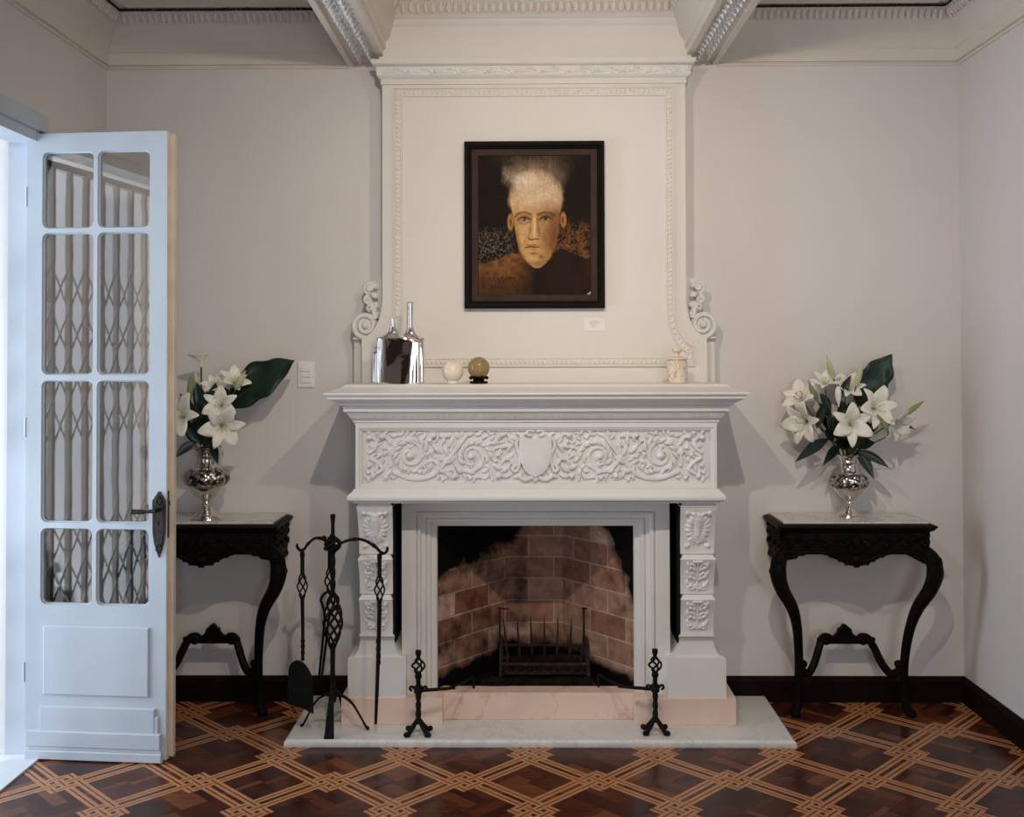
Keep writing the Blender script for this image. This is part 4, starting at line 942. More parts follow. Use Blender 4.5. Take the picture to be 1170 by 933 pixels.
mixc(F(ell(432, 655, 20, 16, .9)) * .7, (.09, .035, .012))
mixc(np.clip((hl + 26 - Xc) / 22, 0, 1) * face * np.clip((Yc - 400) / 60, 0, 1) * .5, (.24, .10, .035))
for k in range(7): mixc(seg([(140 + k * 22, 780 + 6 * math.sin(k * 2)), (150 + k * 22, 768 + 5 * math.cos(k * 3)), (156 + k * 22, 790)], 4) * .8, (.03, .012, .006))
mixc(seg([(135, 766), (290, 770)], 3) * .7, (.03, .012, .006)); mixc(seg([(690, 862), (700, 858), (704, 850)], 4), (.6, .58, .54))
img = np.clip(img * (.86 + .3 * N4[..., None]), 0, 1)
ax_, az_ = PX0 + .065, PX1 - .065; zb_, zt_ = PZ0 + .062, PZ1 - .065; V = np.zeros((nz, nx, 3)); V[..., 0] = np.linspace(ax_, az_, nx)[None]; V[..., 2] = np.linspace(zt_, zb_, nz)[:, None]; V[..., 1] = YP - .0095 - N4 * .0008
cv = MB().grid(V).build('painted_canvas', M['slip'], pt_, label='painted portrait face with glowing hair on a dark ground')
ca = cv.data.color_attributes.new('paint', 'FLOAT_COLOR', 'POINT'); ca.data.foreach_set('color', np.concatenate([img, np.ones((nz, nx, 1))], 2).reshape(-1).astype(np.float32))
m, nt, b = new_mat('oil_paint'); b.inputs['Roughness'].default_value = .55; b.inputs['Specular IOR Level'].default_value = .06; a_ = nt.nodes.new('ShaderNodeAttribute'); a_.attribute_name = 'paint'; nt.links.new(a_.outputs['Color'], b.inputs['Base Color'])
bn = noise(nt, 160, 3); bump(nt, b, bn.outputs['Fac'], .1, .001); cv.data.materials[0] = m

cd = thing('caption_card', (.326, YO, 1.752), 'small white caption card stuck on the overmantel below the portrait', 'card')
MB().box(.279, .373, YO - .003, YO - .0003, 1.752, 1.813).build('card', M['card'], cd)
q = MB()
for k, (a, c) in enumerate(((.308, .345), (.300, .350), (.306, .338), (.310, .330))): q.box(a, c, YO - .0036, YO - .003, 1.796 - k * .008, 1.7975 - k * .008)
q.build('printed_lines', M['ink'], cd)
sw = thing('light_switch', (-1.0435, YB, 1.487), 'white three-gang light switch plate on the wall beside the big green leaf', 'light switch')
MB().loft([[(-1.084 + a * .0 , YB - .0005, 1.489), (-1.003, YB - .0005, 1.489), (-1.003, YB - .0005, 1.611), (-1.084, YB - .0005, 1.611)] for a in (0,)] + [[(-1.086, YB - .004, 1.487), (-1.001, YB - .004, 1.487), (-1.001, YB - .004, 1.613), (-1.086, YB - .004, 1.613)], [(-1.080, YB - .010, 1.493), (-1.007, YB - .010, 1.493), (-1.007, YB - .010, 1.607), (-1.080, YB - .010, 1.607)]]).build('plate', M['switch'], sw)
for k in range(3): MB().bbox(-1.068, -1.019, YB - .016, YB - .009, 1.511 + k * .027, 1.536 + k * .027, .002).build('rocker', M['switch'], sw)

# ---------------------------------------------------------------- things on the mantel shelf
ZS = 1.516
def bottle(x, y, w, dpt, zsh, ztop, nxo, nr, label, seed):
    t = thing('bottle_vase', (x, y, ZS), label, 'vase', 'chrome bottle vases on the mantel shelf'); rings = []; n = 44; rg = random.Random(seed); ph = [rg.uniform(0, 6) for _ in range(6)]
    prof = [(0, .96), (.003, .985), (.02, 1.0), (.10, 1.0), (.6, 1.0), (.88, 1.0), (.93, .98), (.965, .93), (.99, .84), (1.01, .68), (1.03, .50), (1.06, .30), (1.11, .13), (1.2, .03), (1.3, .0)]
    hs = zsh; mbx = MB()
    zz = np.interp(np.linspace(0, len(prof) - 1, 50), range(len(prof)), [p[0] for p in prof]); ww = np.interp(np.linspace(0, len(prof) - 1, 50), range(len(prof)), [p[1] for p in prof])
    for zq, wq in zip(zz, ww):
        z = zq * hs; sh = max(0, min(1, (zq - .90) / .16)); sh = sh * sh * (3 - 2 * sh); hw_ = nr + (w / 2 - nr) * wq; hd = nr + (dpt / 2 - nr) * min(1, wq * 1.15); cx = x + nxo * sh; ring = []; e = .35 + .65 * max(0, min(1, (zq - .9) / .2))
        for i in range(n):
            a = 2 * PI * i / n; c_, s_ = math.cos(a), math.sin(a); X_ = hw_ * math.copysign(abs(c_) ** e, c_); Y_ = hd * math.copysign(abs(s_) ** e, s_)
            wob = .0015 * (math.sin(X_ * 85 + ph[0] + z * 5) + .8 * math.sin(X_ * 150 + ph[1] - z * 9) + .25 * math.sin(z * 22 + ph[2])) * (1 - sh)
            ring.append((cx + X_, y + Y_ + (wob if s_ < 0 else 0), ZS + z))
        rings.append(ring)
    for z, r in ((ztop - .004, nr), (ztop, nr * 1.08), (ztop, nr * .8), (ztop - .03, nr * .75)): rings.append([(x + nxo + r * math.cos(2 * PI * i / n), y + r * math.sin(2 * PI * i / n), ZS + z) for i in range(n)])
    mbx.loft(rings[:-3]); mbx.build('body', M['chrome'], t, smooth=50)
    MB().lathe([(nr * .99, ztop - .006), (nr * 1.12, ztop - .003), (nr * 1.1, ztop), (nr * .7, ztop)], (x + nxo, y, ZS), 20).build('lip', M['chrome'], t)
bottle(-.555, 4.565, .190, .055, .205, .295, -.026, .0108, 'front chrome bottle vase with a short neck and broad flat body', 3)
bottle(-.535, 4.645, .172, .050, .205, .366, .022, .0135, 'chrome bottle vase with the tallest neck, behind the short-necked one', 5)
bottle(-.616, 4.725, .160, .040, .150, .215, .03, .009, 'lowest chrome bottle vase, almost hidden behind the other two', 8)
t = thing('onyx_ball', (-.3175, 4.58, ZS), 'pale veined onyx ball on a small white ring, beside the chrome bottles', 'ball')
MB().ball((-.3175, 4.58, ZS + .0555), .0485, 32, 20).build('ball', M['onyx'], t); MB().lathe([(.024, 0), (.027, .003), (.026, .010), (.022, .013)], (-.3175, 4.58, ZS), 24).build('ring_stand', M['card'], t)
t = thing('stone_ball', (-.2015, 4.58, ZS), 'brown-green stone ball on a black carved stand on the mantel', 'ball')
MB().ball((-.2015, 4.58, ZS + .070), .049, 32, 20).build('ball', M['agate'], t)
q = MB(); q.lathe([(.030, 0), (.034, .003), (.032, .009), (.024, .013), (.026, .020), (.036, .027), (.034, .031), (.022, .029)], (-.2015, 4.58, ZS), 24)
for k in range(6): a = k * PI / 3; q.ball((-.2015 + .035 * math.cos(a), 4.58 + .035 * math.sin(a), ZS + .026), (.009, .009, .008), 7, 5); q.ball((-.2015 + .033 * math.cos(a), 4.58 + .033 * math.sin(a), ZS + .006), (.008, .008, .006), 7, 5)
q.build('carved_stand', M['darkwood'], t)
t = thing('lidded_jar', (.676, 4.58, ZS), 'mottled cream and rust ceramic jar with knobbed lid at the right end of the mantel', 'jar')
MB().lathe([(.044, 0), (.047, .003), (.0465, .03), (.0455, .075), (.045, .098), (.040, .103), (.03, .104)], (.676, 4.58, ZS), 32).build('body', M['ceramic'], t)
lo_ = MB().lathe([(.046, .104), (.0475, .106), (.046, .110), (.028, .115), (.014, .120), (.011, .128), (.012, .134)], (.676, 4.58, ZS), 28).build('lid', M['ceramic'], t)
MB().ball((.676, 4.58, ZS + .146), (.023, .023, .014), 20, 12).build('knob', M['ceramic'], lo_)

# ---------------------------------------------------------------- console tables
CC = 1.484
ct = thing('console_table', (CC, YB, 0), 'black carved console table with marble top standing to the right of the fireplace', 'console table', 'black carved console tables flanking the fireplace')
MB().bbox(CC - .325, CC + .325, 4.655, YB - .004, .8735, .892, .003).build('marble_top', M['tablemarble'], ct, label='grey-white marble top')
q = MB(); q.moulding(CC - .325, CC + .325, 4.655, YB - .004, [(0, .850), (.012, .852), (.018, .858), (.024, .866), (.029, .870), (.028, .876), (.014, .882), (.006, .884), (-.001, .884), (-.02, .870)]); q.build('top_moulding', M['darkwood'], ct)
q = MB(); q.moulding(CC - .318, CC + .318, 4.664, YB - .004, [(0, .746), (.010, .747), (.013, .754), (.009, .762), (.006, .765), (.006, .770), (.010, .80), (.006, .838), (.010, .846), (.014, .851), (0, .853)])
for k in range(54): q.ball((CC - .325 + k * .650 / 53, 4.651, .7545), .0052, 6, 4)
for s_ in (-1, 1): q.box(min(CC + s_ * .300, CC + s_ * .327), max(CC + s_ * .300, CC + s_ * .327), 4.70, YB - .005, .705, .750)
q.build('apron', M['darkwood'], ct)
R = Relief(.62, .074, .003)
for s_ in (-1, 1):
    for k in range(7):
        x = .31 + s_ * (.03 + k * .042); A_ = lambda a: a if s_ > 0 else PI - a
        R.leaf(x, .037, A_(.8 if k % 2 else -.8), .055, .010, s_ * (-1.2 if k % 2 else 1.2)); R.leaf(x, .037, A_(.2), .045, .008); R.stroke([(x + s_ * .02, .054 if k % 2 else .020), (x + s_ * .021, .054 if k % 2 else .020)], .011, 1.4)
R.leaf(.31, .02, PI / 2, .055, .022, 0, 1.3)
q2 = MB(); R.mesh(q2, lambda a, c_, h: (CC - .31 + a, 4.6535 - h, .7675 + c_), .014); q2.build('apron_carving', M['darkwood'], ct)
for s_ in (-1, 1):
    q3 = MB(); xs_ = CC + s_ * .330
    for k in range(6):
        for z in (.80, .755, .83): q3.ell((xs_, 4.69 + k * .045, z + (k % 2) * .012), (s_ * .012, 0, 0), (0, .020, .006), (0, -.006, .016), 7, 4)
        q3.ell((xs_ - s_ * .004, 4.68 + k * .046, .706), (s_ * .012, 0, 0), (0, .022, 0), (0, 0, .016), 7, 4)
    q3.build('side_carving', M['darkwood'], ct)
val = [(-.335, .716), (-.300, .722), (-.275, .727), (-.262, .738), (-.238, .741), (-.215, .750), (-.185, .752), (-.15, .748), (-.11, .733), (-.07, .714), (-.042, .699), (-.02, .698), (0, .689)]
poly = [(CC + x, z) for x, z in val] + [(CC - x, z) for x, z in val[-2::-1]] + [(CC + .32, .762), (CC - .32, .762)]
q = MB().prism(poly, 4.655, 4.678)
for x, z in val[2:]:
    for s_ in (-1, 1): q.ell((CC + s_ * x, 4.655, z + .008), (.016, 0, .004 * s_), (0, .008, 0), (0, 0, .009), 7, 4)
for s_ in (-1, 1): q.tube(spline([(CC + s_ * .29, 4.652, .738), (CC + s_ * .2, 4.652, .758), (CC + s_ * .1, 4.652, .740), (CC + s_ * .04, 4.652, .716), (CC + s_ * .01, 4.652, .706)], 5), .006, 6)
q.ell((CC, 4.650, .722), (.028, 0, 0), (0, .012, 0), (0, 0, .022), 10, 6); q.build('scalloped_valance', M['darkwood'], ct)
for s_ in (-1, 1):
    pth = [(.306, 4.690, .775), (.338, 4.666, .730), (.350, 4.657, .665), (.330, 4.665, .590), (.283, 4.682, .5065), (.257, 4.702, .4216), (.244, 4.725, .323), (.238, 4.740, .218), (.240, 4.75, .105), (.247, 4.745, .045), (.258, 4.732, .018)]
    rad = [.018, .033, .037, .032, .0275, .0225, .0205, .0195, .0185, .021, .018]
    sp2 = spline([(CC + s_ * a, b2, c_) for a, b2, c_ in pth], 6); rd = np.interp(np.linspace(0, len(rad) - 1, len(sp2)), range(len(rad)), rad)
    lg = MB().tube(sp2, list(rd), 10)
    lg.ball((CC + s_ * .262, 4.722, .019), (.024, .026, .019), 10, 7); lgo = lg.build('leg', M['darkwood'], ct)
    kn = MB()
    for k in range(5): kn.ell((CC + s_ * (.352 - .006 * k * k * .4), 4.632 + k * .006, .72 - k * .034), (.020 - k * .002, 0, 0), (0, .010, 0), (0, -.004, .020), 8, 5)
    kn.ell((CC + s_ * .372, 4.655, .70), (.012, 0, 0), (0, .016, 0), (0, 0, .035), 8, 5)
    for k in range(6): kn.ell((CC + s_ * (.383 - k * .008 - .0015 * k * k), 4.664, .672 - k * .022), (.007, 0, 0), (0, .010, 0), (0, 0, .012), 6, 4)
    kn.build('knee_carving', M['darkwood'], lgo)
sr = MB()
for s_ in (-1, 1):
    sr.tube(spline([(CC + s_ * .236, 4.752, .236), (CC + s_ * .214, 4.756, .196), (CC + s_ * .186, 4.77, .184), (CC + s_ * .155, 4.79, .222), (CC + s_ * .128, 4.81, .285), (CC + s_ * .106, 4.83, .325), (CC + s_ * .078, 4.84, .330), (CC + s_ * .068, 4.84, .312)], 5), .0185, 8)
    sr.ball((CC + s_ * .216, 4.75, .232), (.020, .018, .018), 10, 7); sr.ball((CC + s_ * .086, 4.838, .312), (.022, .018, .020), 10, 7); sr.ball((CC + s_ * .135, 4.80, .262), (.017, .016, .017), 8, 6)
    sr.ell((CC + s_ * .122, 4.815, .325), (.014, 0, 0), (0, .012, 0), (0, 0, .012), 8, 5)
pd = [(-.080, .300), (-.080, .318), (-.066, .330), (-.046, .338), (-.034, .352), (-.030, .368), (-.016, .374), (-.010, .386), (0, .390)]
sr.prism([(CC + x, z) for x, z in pd] + [(CC - x, z) for x, z in pd[-2::-1]], 4.828, 4.852)
for k in range(7): a = PI * k / 6; sr.ell((CC + .026 * math.cos(a), 4.828, .340 + .034 * math.sin(a)), (.009, 0, 0), (0, .006, 0), (0, 0, .012), 7, 4)
sr.build('stretcher', M['darkwood'], ct)
c2 = copy_tree(ct); c2.location = (-1.458, YB, 0); c2['label'] = 'black carved console table with marble top standing behind the open french door'

# ---------------------------------------------------------------- silver vases
ZT = .892; VX, VY = 1.498, 4.80
vs_ = thing('silver_vase', (VX, VY, ZT), 'silver urn vase with embossed shoulder on the right console table', 'vase', 'silver urn vases on the consoles')
ft = [(.060, 0), (.062, .003), (.060, .008), (.052, .011), (.050, .016), (.042, .022), (.034, .034), (.024, .044), (.018, .050), (.021, .055), (.020, .060), (.0145, .063), (.014, .072), (.02, .078)]
MB().lathe(ft, (VX, VY, ZT), 40).build('foot', M['silver'], vs_)
MB().lathe([(.018, .076), (.028, .081), (.040, .092), (.055, .110), (.066, .124), (.070, .130), (.071, .133)], (VX, VY, ZT), 40).build('bowl', M['silver'], vs_)
n = 48; rings = []
for r, z, lb in [(.070, .132, 0), (.080, .140, .003), (.087, .152, .005), (.0885, .165, .006), (.085, .178, .005), (.076, .190, .003), (.066, .198, .001), (.064, .200, 0)]:
    rings.append([(VX + (r + lb * math.sin(8 * 2 * PI * i / n) * .6) * math.cos(2 * PI * i / n), VY + (r + lb * math.sin(8 * 2 * PI * i / n) * .6) * math.sin(2 * PI * i / n), ZT + z) for i in range(n)])
MB().loft(rings).build('embossed_shoulder', M['emboss'], vs_, label='dark embossed flower band round the shoulder')
MB().lathe([(.064, .199), (.056, .203), (.046, .212), (.040, .226), (.0385, .240), (.042, .252), (.046, .256), (.044, .262), (.048, .270), (.058, .281), (.060, .286), (.057, .289), (.048, .280), (.034, .25), (.03, .22)], (VX, VY, ZT), 40).build('neck', M['silver'], vs_)
v2 = copy_tree(vs_); v2.location = (-1.461, 4.745, ZT); v2.scale = (1.16, 1.16, 1.16); v2['label'] = 'silver urn vase with embossed shoulder on the left console table'

# ---------------------------------------------------------------- flowers
def frame_of(ax):
    ax = Vector(ax).normalized(); u_ = Vector((0, 0, 1)).cross(ax)
    if u_.length < .1: u_ = Vector((1, 0, 0))
    u_.normalize(); return ax, u_, ax.cross(u_)
def petal(base, ax, B, L, W, th0, th1, seed, n=12, m_=7):
    ax, B = ax.normalized(), B.normalized(); S_ = ax.cross(B); rg = random.Random(seed); p = Vector(base); V = np.zeros((n + 1, m_, 3)); tw = rg.uniform(-.25, .25); kz = rg.uniform(-.15, .25)
    for i in range(n + 1):
        t = i / n; th = th0 + (th1 - th0) * t ** (1.4 + kz); d = ax * math.cos(th) + B * math.sin(th); nn = ax * math.sin(th) - B * math.cos(th)
        if i: p = p + d * (L / n)
        w = W * max(.05, (math.sin(PI * min(1, t * .93 + .05)) ** .75)) * (.55 + .6 * t if t < .6 else .91); s2 = (S_ + nn * tw * t).normalized()
        for j in range(m_):
            q = j / (m_ - 1) * 2 - 1; cup = .30 * w * (q * q) * (1 - 1.5 * t) + .16 * w * math.sin(11 * t + 3 * q + seed) * abs(q) - .10 * w * math.exp(-(q * 4) ** 2)
            V[i, j] = tuple(p + s2 * (w * q) + nn * cup)
    return V
def blade(mb, base, tip, W, sag=.03, n=14, seed=0, wav=.0, fold=.25, face=(0, -1, 0), sharp=1.0, wide=.45):
    base, tip = Vector(base), Vector(tip); d = tip - base; f = Vector(face); S_ = d.cross(f).normalized(); N = S_.cross(d).normalized(); V = np.zeros((n + 1, 7, 3))
    for i in range(n + 1):
        t = i / n; c = base + d * t + Vector((0, 0, sag * 4 * t * (1 - t))) + N * .0
        g = (t / wide) if t < wide else (1 - t) / (1 - wide); w = W * (max(.02, math.sin(PI / 2 * max(0, min(1, g))) ** sharp) if (t < wide or sharp == 1) else max(.015, 1 - (1 - g) ** 1.7))
        for j in range(7):
            q = j / 3 - 1; V[i, j] = tuple(c + S_ * (w * q * (1 + wav * .25 * math.sin(t * 19 + seed))) + N * (fold * w * (q * q) + wav * w * .35 * math.sin(t * 15 + 2.5 * q + seed) * abs(q)))
    mb.grid(V)
FG = 'lilies in the silver vases'
def thick(o, th=.0009):
    md = o.modifiers.new('solid', 'SOLIDIFY'); md.thickness = th; md.offset = 0
def lily(mouth, c, ax, R_, label, opening=1.0, roll=0, leaves_=(), seed=1, stamens=True, red=False):
    mouth, c = Vector(mouth), Vector(c); ax, u_, v_ = frame_of(ax); t = thing('lily', tuple(mouth), label, 'lily', None)
    throat = c - ax * R_ * .42
    st = bez(mouth + Vector((0, 0, -.05)), mouth + Vector(((c.x - mouth.x) * .15, (c.y - mouth.y) * .15, .05)), throat - ax * .05 - Vector((0, 0, .03)), throat, 12)
    MB().tube(st, .0030, 6).build('stem', M['stem'], t)
    for k in range(6):
        a = roll + k * PI / 3; B = u_ * math.cos(a) + v_ * math.sin(a); inner = k % 2
        V = petal(throat, ax, B, R_ * (1.58 if inner else 1.55), R_ * (.43 if inner else .30), .22, (1.75 if inner else 1.9) * opening, seed * 11 + k)
        o = MB().grid(V).build('petal', M['petal'], t, smooth=180); thick(o)
    if stamens:
        for k in range(6):
            a = k * PI / 3 + .4; B = u_ * math.cos(a) + v_ * math.sin(a); e = throat + ax * R_ * .85 + B * R_ * .24
            q = MB().tube([throat, throat + ax * R_ * .5 + B * R_ * .07, e], .0011, 5); so = q.build('stamen', M['filament'], t)
            MB().ell(e, tuple(B.cross(ax) * (.009 if red else .006)), tuple(B * .002), tuple(ax * .002), 6, 4).build('anther', M['anther'] if red else M['bud'], so)
        MB().tube([throat, throat + ax * R_ * .95], .0016, 5).build('pistil', M['filament'], t)
    for k, (b0, t0, w_) in enumerate(leaves_):
        q = MB(); blade(q, b0, t0, w_, .012, seed=k + seed); o = q.build('leaf', M['leaf'], t, smooth=180); thick(o)
    return t
def bud(mouth, base, tip, r, label, mat, leaves_=()):
    mouth, base, tip = map(Vector, (mouth, base, tip)); t = thing('lily_bud', tuple(mouth), label, 'lily bud', None); d = (tip - base).normalized()
    MB().tube(bez(mouth + Vector((0, 0, -.05)), mouth + Vector((0, 0, .06)), base - d * .07, base, 12), .0028, 6).build('stem', M['stem'], t)
    n = 10; pts = [base + (tip - base) * (i / n) for i in range(n + 1)]; mbq = MB().tube(pts, [r * max(.12, math.sin(PI * (.08 + .90 * (i / n)) ** .8)) for i in range(n + 1)], 9); mbq.build('bud', mat, t)
    for k, (b0, t0, w_) in enumerate(leaves_): q = MB(); blade(q, b0, t0, w_, .012, seed=k); o = q.build('leaf', M['leaf'], t, smooth=180); thick(o)
MR = (VX, VY, 1.181)
def off(dx=0, dy=0, dz=0, b=MR): return (b[0] + dx, b[1] + dy, b[2] + dz)
lily(off(0, -.015), (1.477, 4.70, 1.325), (-.08, -1, .10), .092, 'white open lily facing forward in the centre of the right-hand bouquet', 1.0, .5, [((1.49, 4.76, 1.21), (1.40, 4.70, 1.245), .028), ((1.48, 4.78, 1.22), (1.39, 4.78, 1.36), .034), ((1.50, 4.78, 1.22), (1.56, 4.78, 1.40), .034), ((1.50, 4.72, 1.20), (1.47, 4.66, 1.25), .030), ((1.50, 4.74, 1.21), (1.53, 4.68, 1.265), .028), ((1.46, 4.75, 1.22), (1.43, 4.74, 1.33), .026)], 2)
lily(off(-.02), (1.285, 4.75, 1.335), (-.75, -.62, -.12), .098, 'white open lily farthest left in the right-hand bouquet, petals drooping', .95, .2, [((1.40, 4.77, 1.255), (1.236, 4.74, 1.150), .026), ((1.42, 4.77, 1.24), (1.36, 4.70, 1.30), .024)], 3)
lily(off(.015), (1.595, 4.73, 1.395), (.30, -.9, .25), .096, 'white open lily above right of centre in the right-hand bouquet', 1.0, .1, [((1.51, 4.76, 1.22), (1.56, 4.74, 1.36), .026), ((1.52, 4.76, 1.20), (1.655, 4.72, 1.125), .020)], 4)
lily(off(.02), (1.690, 4.76, 1.335), (.45, -.75, -.45), .088, 'white lily hanging to the right below the green bud in the right-hand bouquet', .85, .6, [((1.65, 4.80, 1.345), (1.788, 4.75, 1.295), .014), ((1.60, 4.80, 1.27), (1.62, 4.76, 1.345), .020)], 5)
lily(off(-.005, .02), (1.405, 4.84, 1.500), (-.15, -.6, .8), .070, 'small white lily high at the back left of the right-hand bouquet', .8, .3, [((1.43, 4.84, 1.36), (1.38, 4.84, 1.46), .02)], 6)
lily(off(-.02, .015), (1.290, 4.82, 1.430), (-.55, -.5, .55), .086, 'white lily with rust-red anthers at the upper left of the right-hand bouquet', .9, .9, [((1.42, 4.82, 1.27), (1.36, 4.78, 1.42), .024)], 7, True, True)
lily(off(0, .02), (1.510, 4.84, 1.480), (.05, -.8, .55), .070, 'small white lily at the back between the two upright pale buds', .85, 0, [((1.44, 4.80, 1.40), (1.52, 4.82, 1.545), .018), ((1.49, 4.82, 1.30), (1.47, 4.82, 1.43), .03)], 8)
BR = dict()
bud(off(-.01), (1.432, 4.80, 1.530), (1.396, 4.79, 1.640), .0145, 'tallest pale green lily bud, upright at the top of the right-hand bouquet', M['bud'], [((1.46, 4.80, 1.22), (1.355, 4.72, 1.135), .022)])
bud(off(.005), (1.534, 4.80, 1.496), (1.562, 4.79, 1.598), .0145, 'pale green lily bud beside the dark arum leaf in the right-hand bouquet', M['bud'], [((1.52, 4.77, 1.205), (1.594, 4.74, 1.072), .024)])
bud(off(-.02), (1.345, 4.76, 1.428), (1.300, 4.75, 1.520), .0130, 'dark green lily bud at the upper left of the right-hand bouquet', M['budgreen'], [((1.34, 4.76, 1.30), (1.375, 4.74, 1.42), .022)])
bud(off(0), (1.433, 4.74, 1.495), (1.434, 4.735, 1.402), .0145, 'white lily bud hanging down above the central open lily', M['petal'], [((1.47, 4.77, 1.23), (1.42, 4.77, 1.36), .03), ((1.50, 4.78, 1.23), (1.50, 4.80, 1.42), .035)])
bud(off(.02), (1.745, 4.77, 1.362), (1.832, 4.76, 1.428), .0125, 'slender green lily bud pointing right, outermost in the right-hand bouquet', M['budgreen'], [((1.52, 4.76, 1.21), (1.59, 4.71, 1.24), .026)])
bud(off(.01), (1.640, 4.69, 1.300), (1.590, 4.68, 1.372), .0130, 'short green lily bud low between the front lilies of the right-hand bouquet', M['budgreen'], [((1.51, 4.75, 1.20), (1.47, 4.69, 1.20), .026), ((1.53, 4.77, 1.22), (1.59, 4.79, 1.33), .035)])
def arum(mouth, base, tip, W, label, seed, wide=.4, sag=.01, face=(0, -1, .1)):
    t = thing('arum_leaf', tuple(mouth), label, 'leaf', None); MB().tube(bez(Vector(mouth) + Vector((0, 0, -.05)), Vector(mouth) + Vector((0, 0, .08)), Vector(base) - (Vector(tip) - Vector(base)) * .2, base, 12), .004, 6).build('stalk', M['stem'], t)
    q = MB(); blade(q, base, tip, W, sag, 26, seed, .35, .16, face, .62, wide); o = q.build('blade', M['bigleaf'], t, smooth=180); thick(o)
    q = MB(); b0, t0 = Vector(base), Vector(tip); q.tube([b0 + (t0 - b0) * (k / 8) + Vector((0, -.003, sag * 4 * k / 8 * (1 - k / 8))) for k in range(9)], [.0025 - .0002 * k for k in range(9)], 5); q.build('midrib', M['stem'], t)
arum(off(.01, .01), (1.560, 4.855, 1.400), (1.712, 4.83, 1.642), .078, 'glossy dark green arum leaf standing behind the right-hand bouquet', 1, .42)
ML = (-1.461, 4.745, 1.228)
lily((ML[0] - .02, ML[1], ML[2]), (-1.560, 4.69, 1.365), (-.25, -.9, .25), .105, 'white open lily at the left of the left-hand bouquet, partly behind the door edge', .95, .0, [((-1.49, 4.70, 1.25), (-1.58, 4.66, 1.18), .022), ((-1.47, 4.70, 1.26), (-1.50, 4.66, 1.345), .03), ((-1.48, 4.71, 1.25), (-1.54, 4.70, 1.29), .028), ((-1.47, 4.73, 1.25), (-1.57, 4.73, 1.46), .036), ((-1.47, 4.69, 1.24), (-1.53, 4.66, 1.33), .036)], 12)
lily((ML[0], ML[1] - .01, ML[2]), (-1.372, 4.66, 1.418), (.1, -.95, .2), .078, 'white open lily in the middle of the left-hand bouquet, petals spread sideways', 1.05, .5, [((-1.45, 4.70, 1.27), (-1.39, 4.68, 1.37), .03), ((-1.45, 4.72, 1.32), (-1.50, 4.71, 1.52), .036), ((-1.43, 4.72, 1.36), (-1.41, 4.71, 1.52), .030), ((-1.44, 4.71, 1.30), (-1.45, 4.72, 1.46), .035)], 13)
lily((ML[0] + .015, ML[1] - .015, ML[2]), (-1.358, 4.63, 1.325), (.32, -.9, -.05), .096, 'white open lily lowest at the right of the left-hand bouquet', .95, .15, [((-1.42, 4.69, 1.24), (-1.385, 4.66, 1.150), .020), ((-1.46, 4.69, 1.25), (-1.44, 4.65, 1.37), .040), ((-1.47, 4.68, 1.24), (-1.42, 4.65, 1.27), .032), ((-1.48, 4.72, 1.26), (-1.49, 4.70, 1.44), .038), ((-1.44, 4.68, 1.25), (-1.41, 4.64, 1.32), .032)], 14)
lily((ML[0] + .01, ML[1] + .015, ML[2]), (-1.345, 4.77, 1.515), (.45, -.55, .65), .074, 'white lily at the back of the left-hand bouquet beside the big green leaf', .85, .4, [((-1.40, 4.75, 1.40), (-1.36, 4.74, 1.49), .026)], 15)
lily((ML[0], ML[1] + .01, ML[2]), (-1.430, 4.76, 1.500), (-.1, -.7, .7), .058, 'small white lily at the top centre of the left-hand bouquet below the calla', .9, .1, [((-1.43, 4.74, 1.34), (-1.46, 4.74, 1.48), .035), ((-1.42, 4.74, 1.45), (-1.36, 4.72, 1.49), .02)], 16)
bud((ML[0] - .01, ML[1], ML[2]), (-1.532, 4.73, 1.448), (-1.528, 4.72, 1.552), .0165, 'green lily bud under the calla flower in the left-hand bouquet', M['budgreen'], [((-1.47, 4.71, 1.27), (-1.53, 4.70, 1.42), .035)])
bud((ML[0], ML[1], ML[2]), (-1.505, 4.75, 1.500), (-1.518, 4.74, 1.580), .0120, 'pale cream lily bud rising just behind the green bud', M['bud'], [((-1.49, 4.72, 1.30), (-1.57, 4.70, 1.47), .03)])
bud((ML[0] + .01, ML[1], ML[2]), (-1.316, 4.70, 1.490), (-1.268, 4.69, 1.575), .0165, 'pale green lily bud lying against the big dark leaf', M['bud'], [((-1.44, 4.70, 1.26), (-1.43, 4.66, 1.30), .035)])
arum((ML[0] + .01, ML[1] + .02, ML[2]), (-1.385, 4.80, 1.405), (-1.062, 4.77, 1.620), .088, 'large dark green arum leaf reaching up to the right from the left-hand vase', 4, .48, .015, (-.1, -1, .2))
t = thing('calla_lily', (ML[0] - .01, ML[1], ML[2]), 'single cream calla lily on a straight stem, highest in the left-hand bouquet', 'calla lily')
cx_, cy_, cz_ = -1.489, 4.75, 1.600
MB().tube([(ML[0] - .01, ML[1], ML[2] - .05), (cx_, cy_, 1.40), (cx_, cy_, cz_)], .0042, 7).build('stem', M['stem'], t)
n, mm_ = 12, 28; V = np.zeros((n + 1, mm_, 3))
for i in range(n + 1):
    s_ = i / n
    for j in range(mm_):
        a = 2 * PI * j / (mm_ - 1) * .97 + PI * .02; pt2 = max(0, math.cos(a - PI)) ** 3; r = .005 + .030 * s_ ** 2.0 * (1 + 1.1 * pt2 * s_); V[i, j] = (cx_ + r * math.cos(a), cy_ + r * .8 * math.sin(a), cz_ - .010 + .062 * s_ - .006 * pt2 * s_ ** 3)
o = MB().grid(V).build('spathe', M['calla'], t, smooth=180); thick(o); MB().tube([(cx_, cy_, cz_ + .01), (cx_, cy_, cz_ + .045)], .004, 7).build('spadix', M['bud'], t)

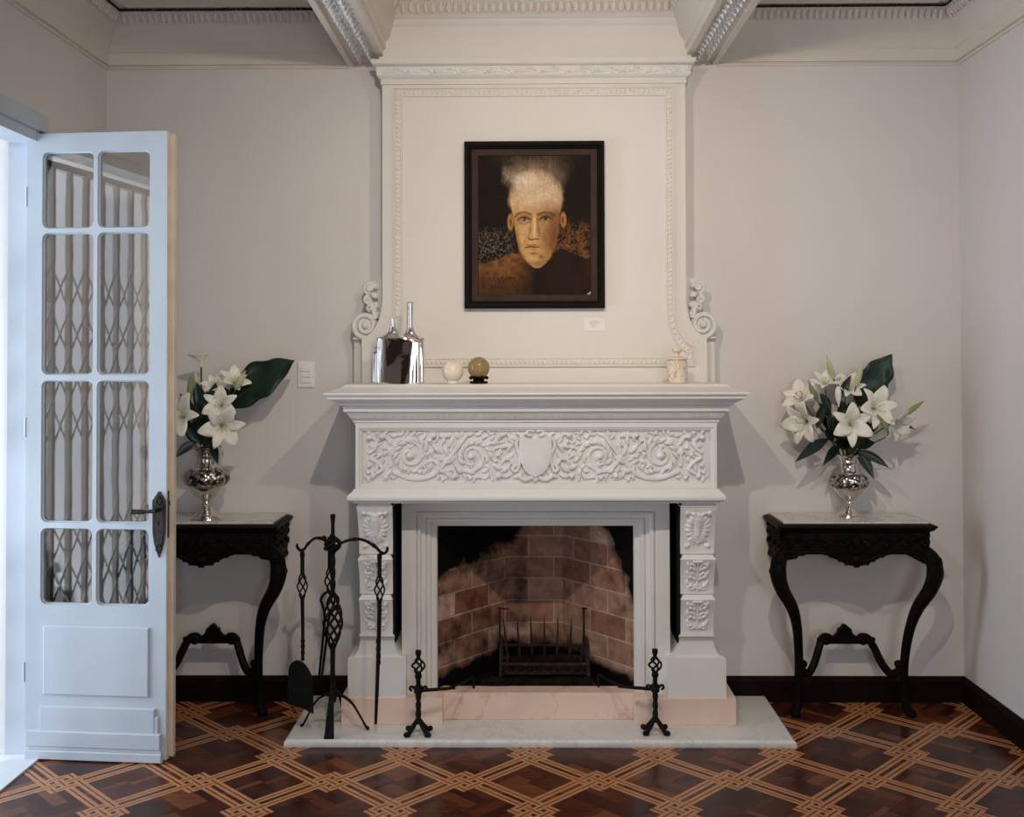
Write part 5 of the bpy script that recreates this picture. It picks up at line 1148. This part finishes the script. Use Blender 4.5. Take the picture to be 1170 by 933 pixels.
# ---------------------------------------------------------------- camera and light
cam = bpy.data.cameras.new('camera'); co = bpy.data.objects.new('camera', cam); COL.objects.link(co); SC.camera = co
pt, rl, yw = .0171, .0025, .0117
Rw = Matrix.Rotation(yw, 3, 'Z') @ Matrix.Rotation(pt, 3, 'X') @ Matrix.Rotation(rl, 3, 'Y')
right, fwd, upv = Rw.col[0], Rw.col[1], Rw.col[2]
mt = Matrix((right, upv, -fwd)).transposed().to_4x4(); mt.translation = Vector((0, 0, 1.65)); co.matrix_world = mt
cam.sensor_width = 36; cam.lens = 1180.59 / 1170 * 36; cam.shift_y = -(466.5 - 383.27) / 1170; cam.clip_start = .05

def spot(name, loc, target, watts, col, ang, blend=.6, rad=.024):
    l = bpy.data.lights.new(name, 'SPOT'); l.energy = watts; l.color = col; l.spot_size = math.radians(ang); l.spot_blend = blend; l.shadow_soft_size = rad
    o = bpy.data.objects.new(name, l); COL.objects.link(o); o.location = loc
    o.rotation_euler = (Vector(target) - Vector(loc)).to_track_quat('-Z', 'Y').to_euler(); return o
def area(name, loc, target, w_, h_, watts, col):
    l = bpy.data.lights.new(name, 'AREA'); l.shape = 'RECTANGLE'; l.size = w_; l.size_y = h_; l.energy = watts; l.color = col
    o = bpy.data.objects.new(name, l); COL.objects.link(o); o.location = loc
    o.rotation_euler = (Vector(target) - Vector(loc)).to_track_quat('-Z', 'Y').to_euler(); return o
WARM = (1, .865, .715)
spot('ceiling_spot', (-.24, 2.35, 2.98), (-.45, 4.94, 1.5), 88, WARM, 108, 1)
spot('ceiling_spot', (.60, 2.35, 2.98), (.9, 4.94, 1.5), 88, WARM, 108, 1)
spot('ceiling_spot', (.18, 2.75, 3.2), (.05, 4.78, 1.75), 17, (1, .84, .66), 36, 1)
area('daylight_door', (XL - 1.9, 3.55, 1.3), (2.0, 4.4, 1.0), 1.3, 2.2, 130, (.72, .84, 1))
for (a, c), w_ in zip(wins, (58,)): area('added_daylight_fill', ((a + c) / 2, YR - .35, 1.5), ((a + c) / 2, 0, 1.5), c - a, 2.1, w_, (.86, .92, 1))  # fill light shining through the added rear opening
wd = bpy.data.worlds.new('sky'); SC.world = wd; wd.use_nodes = True
wd.node_tree.nodes['Background'].inputs['Color'].default_value = (.80, .88, 1, 1); wd.node_tree.nodes['Background'].inputs['Strength'].default_value = 1.6
SC.view_settings.view_transform = 'Standard'; SC.view_settings.look = 'None'; SC.view_settings.gamma = 1; SC.view_settings.use_curve_mapping = False
SC.view_settings.exposure = -.1
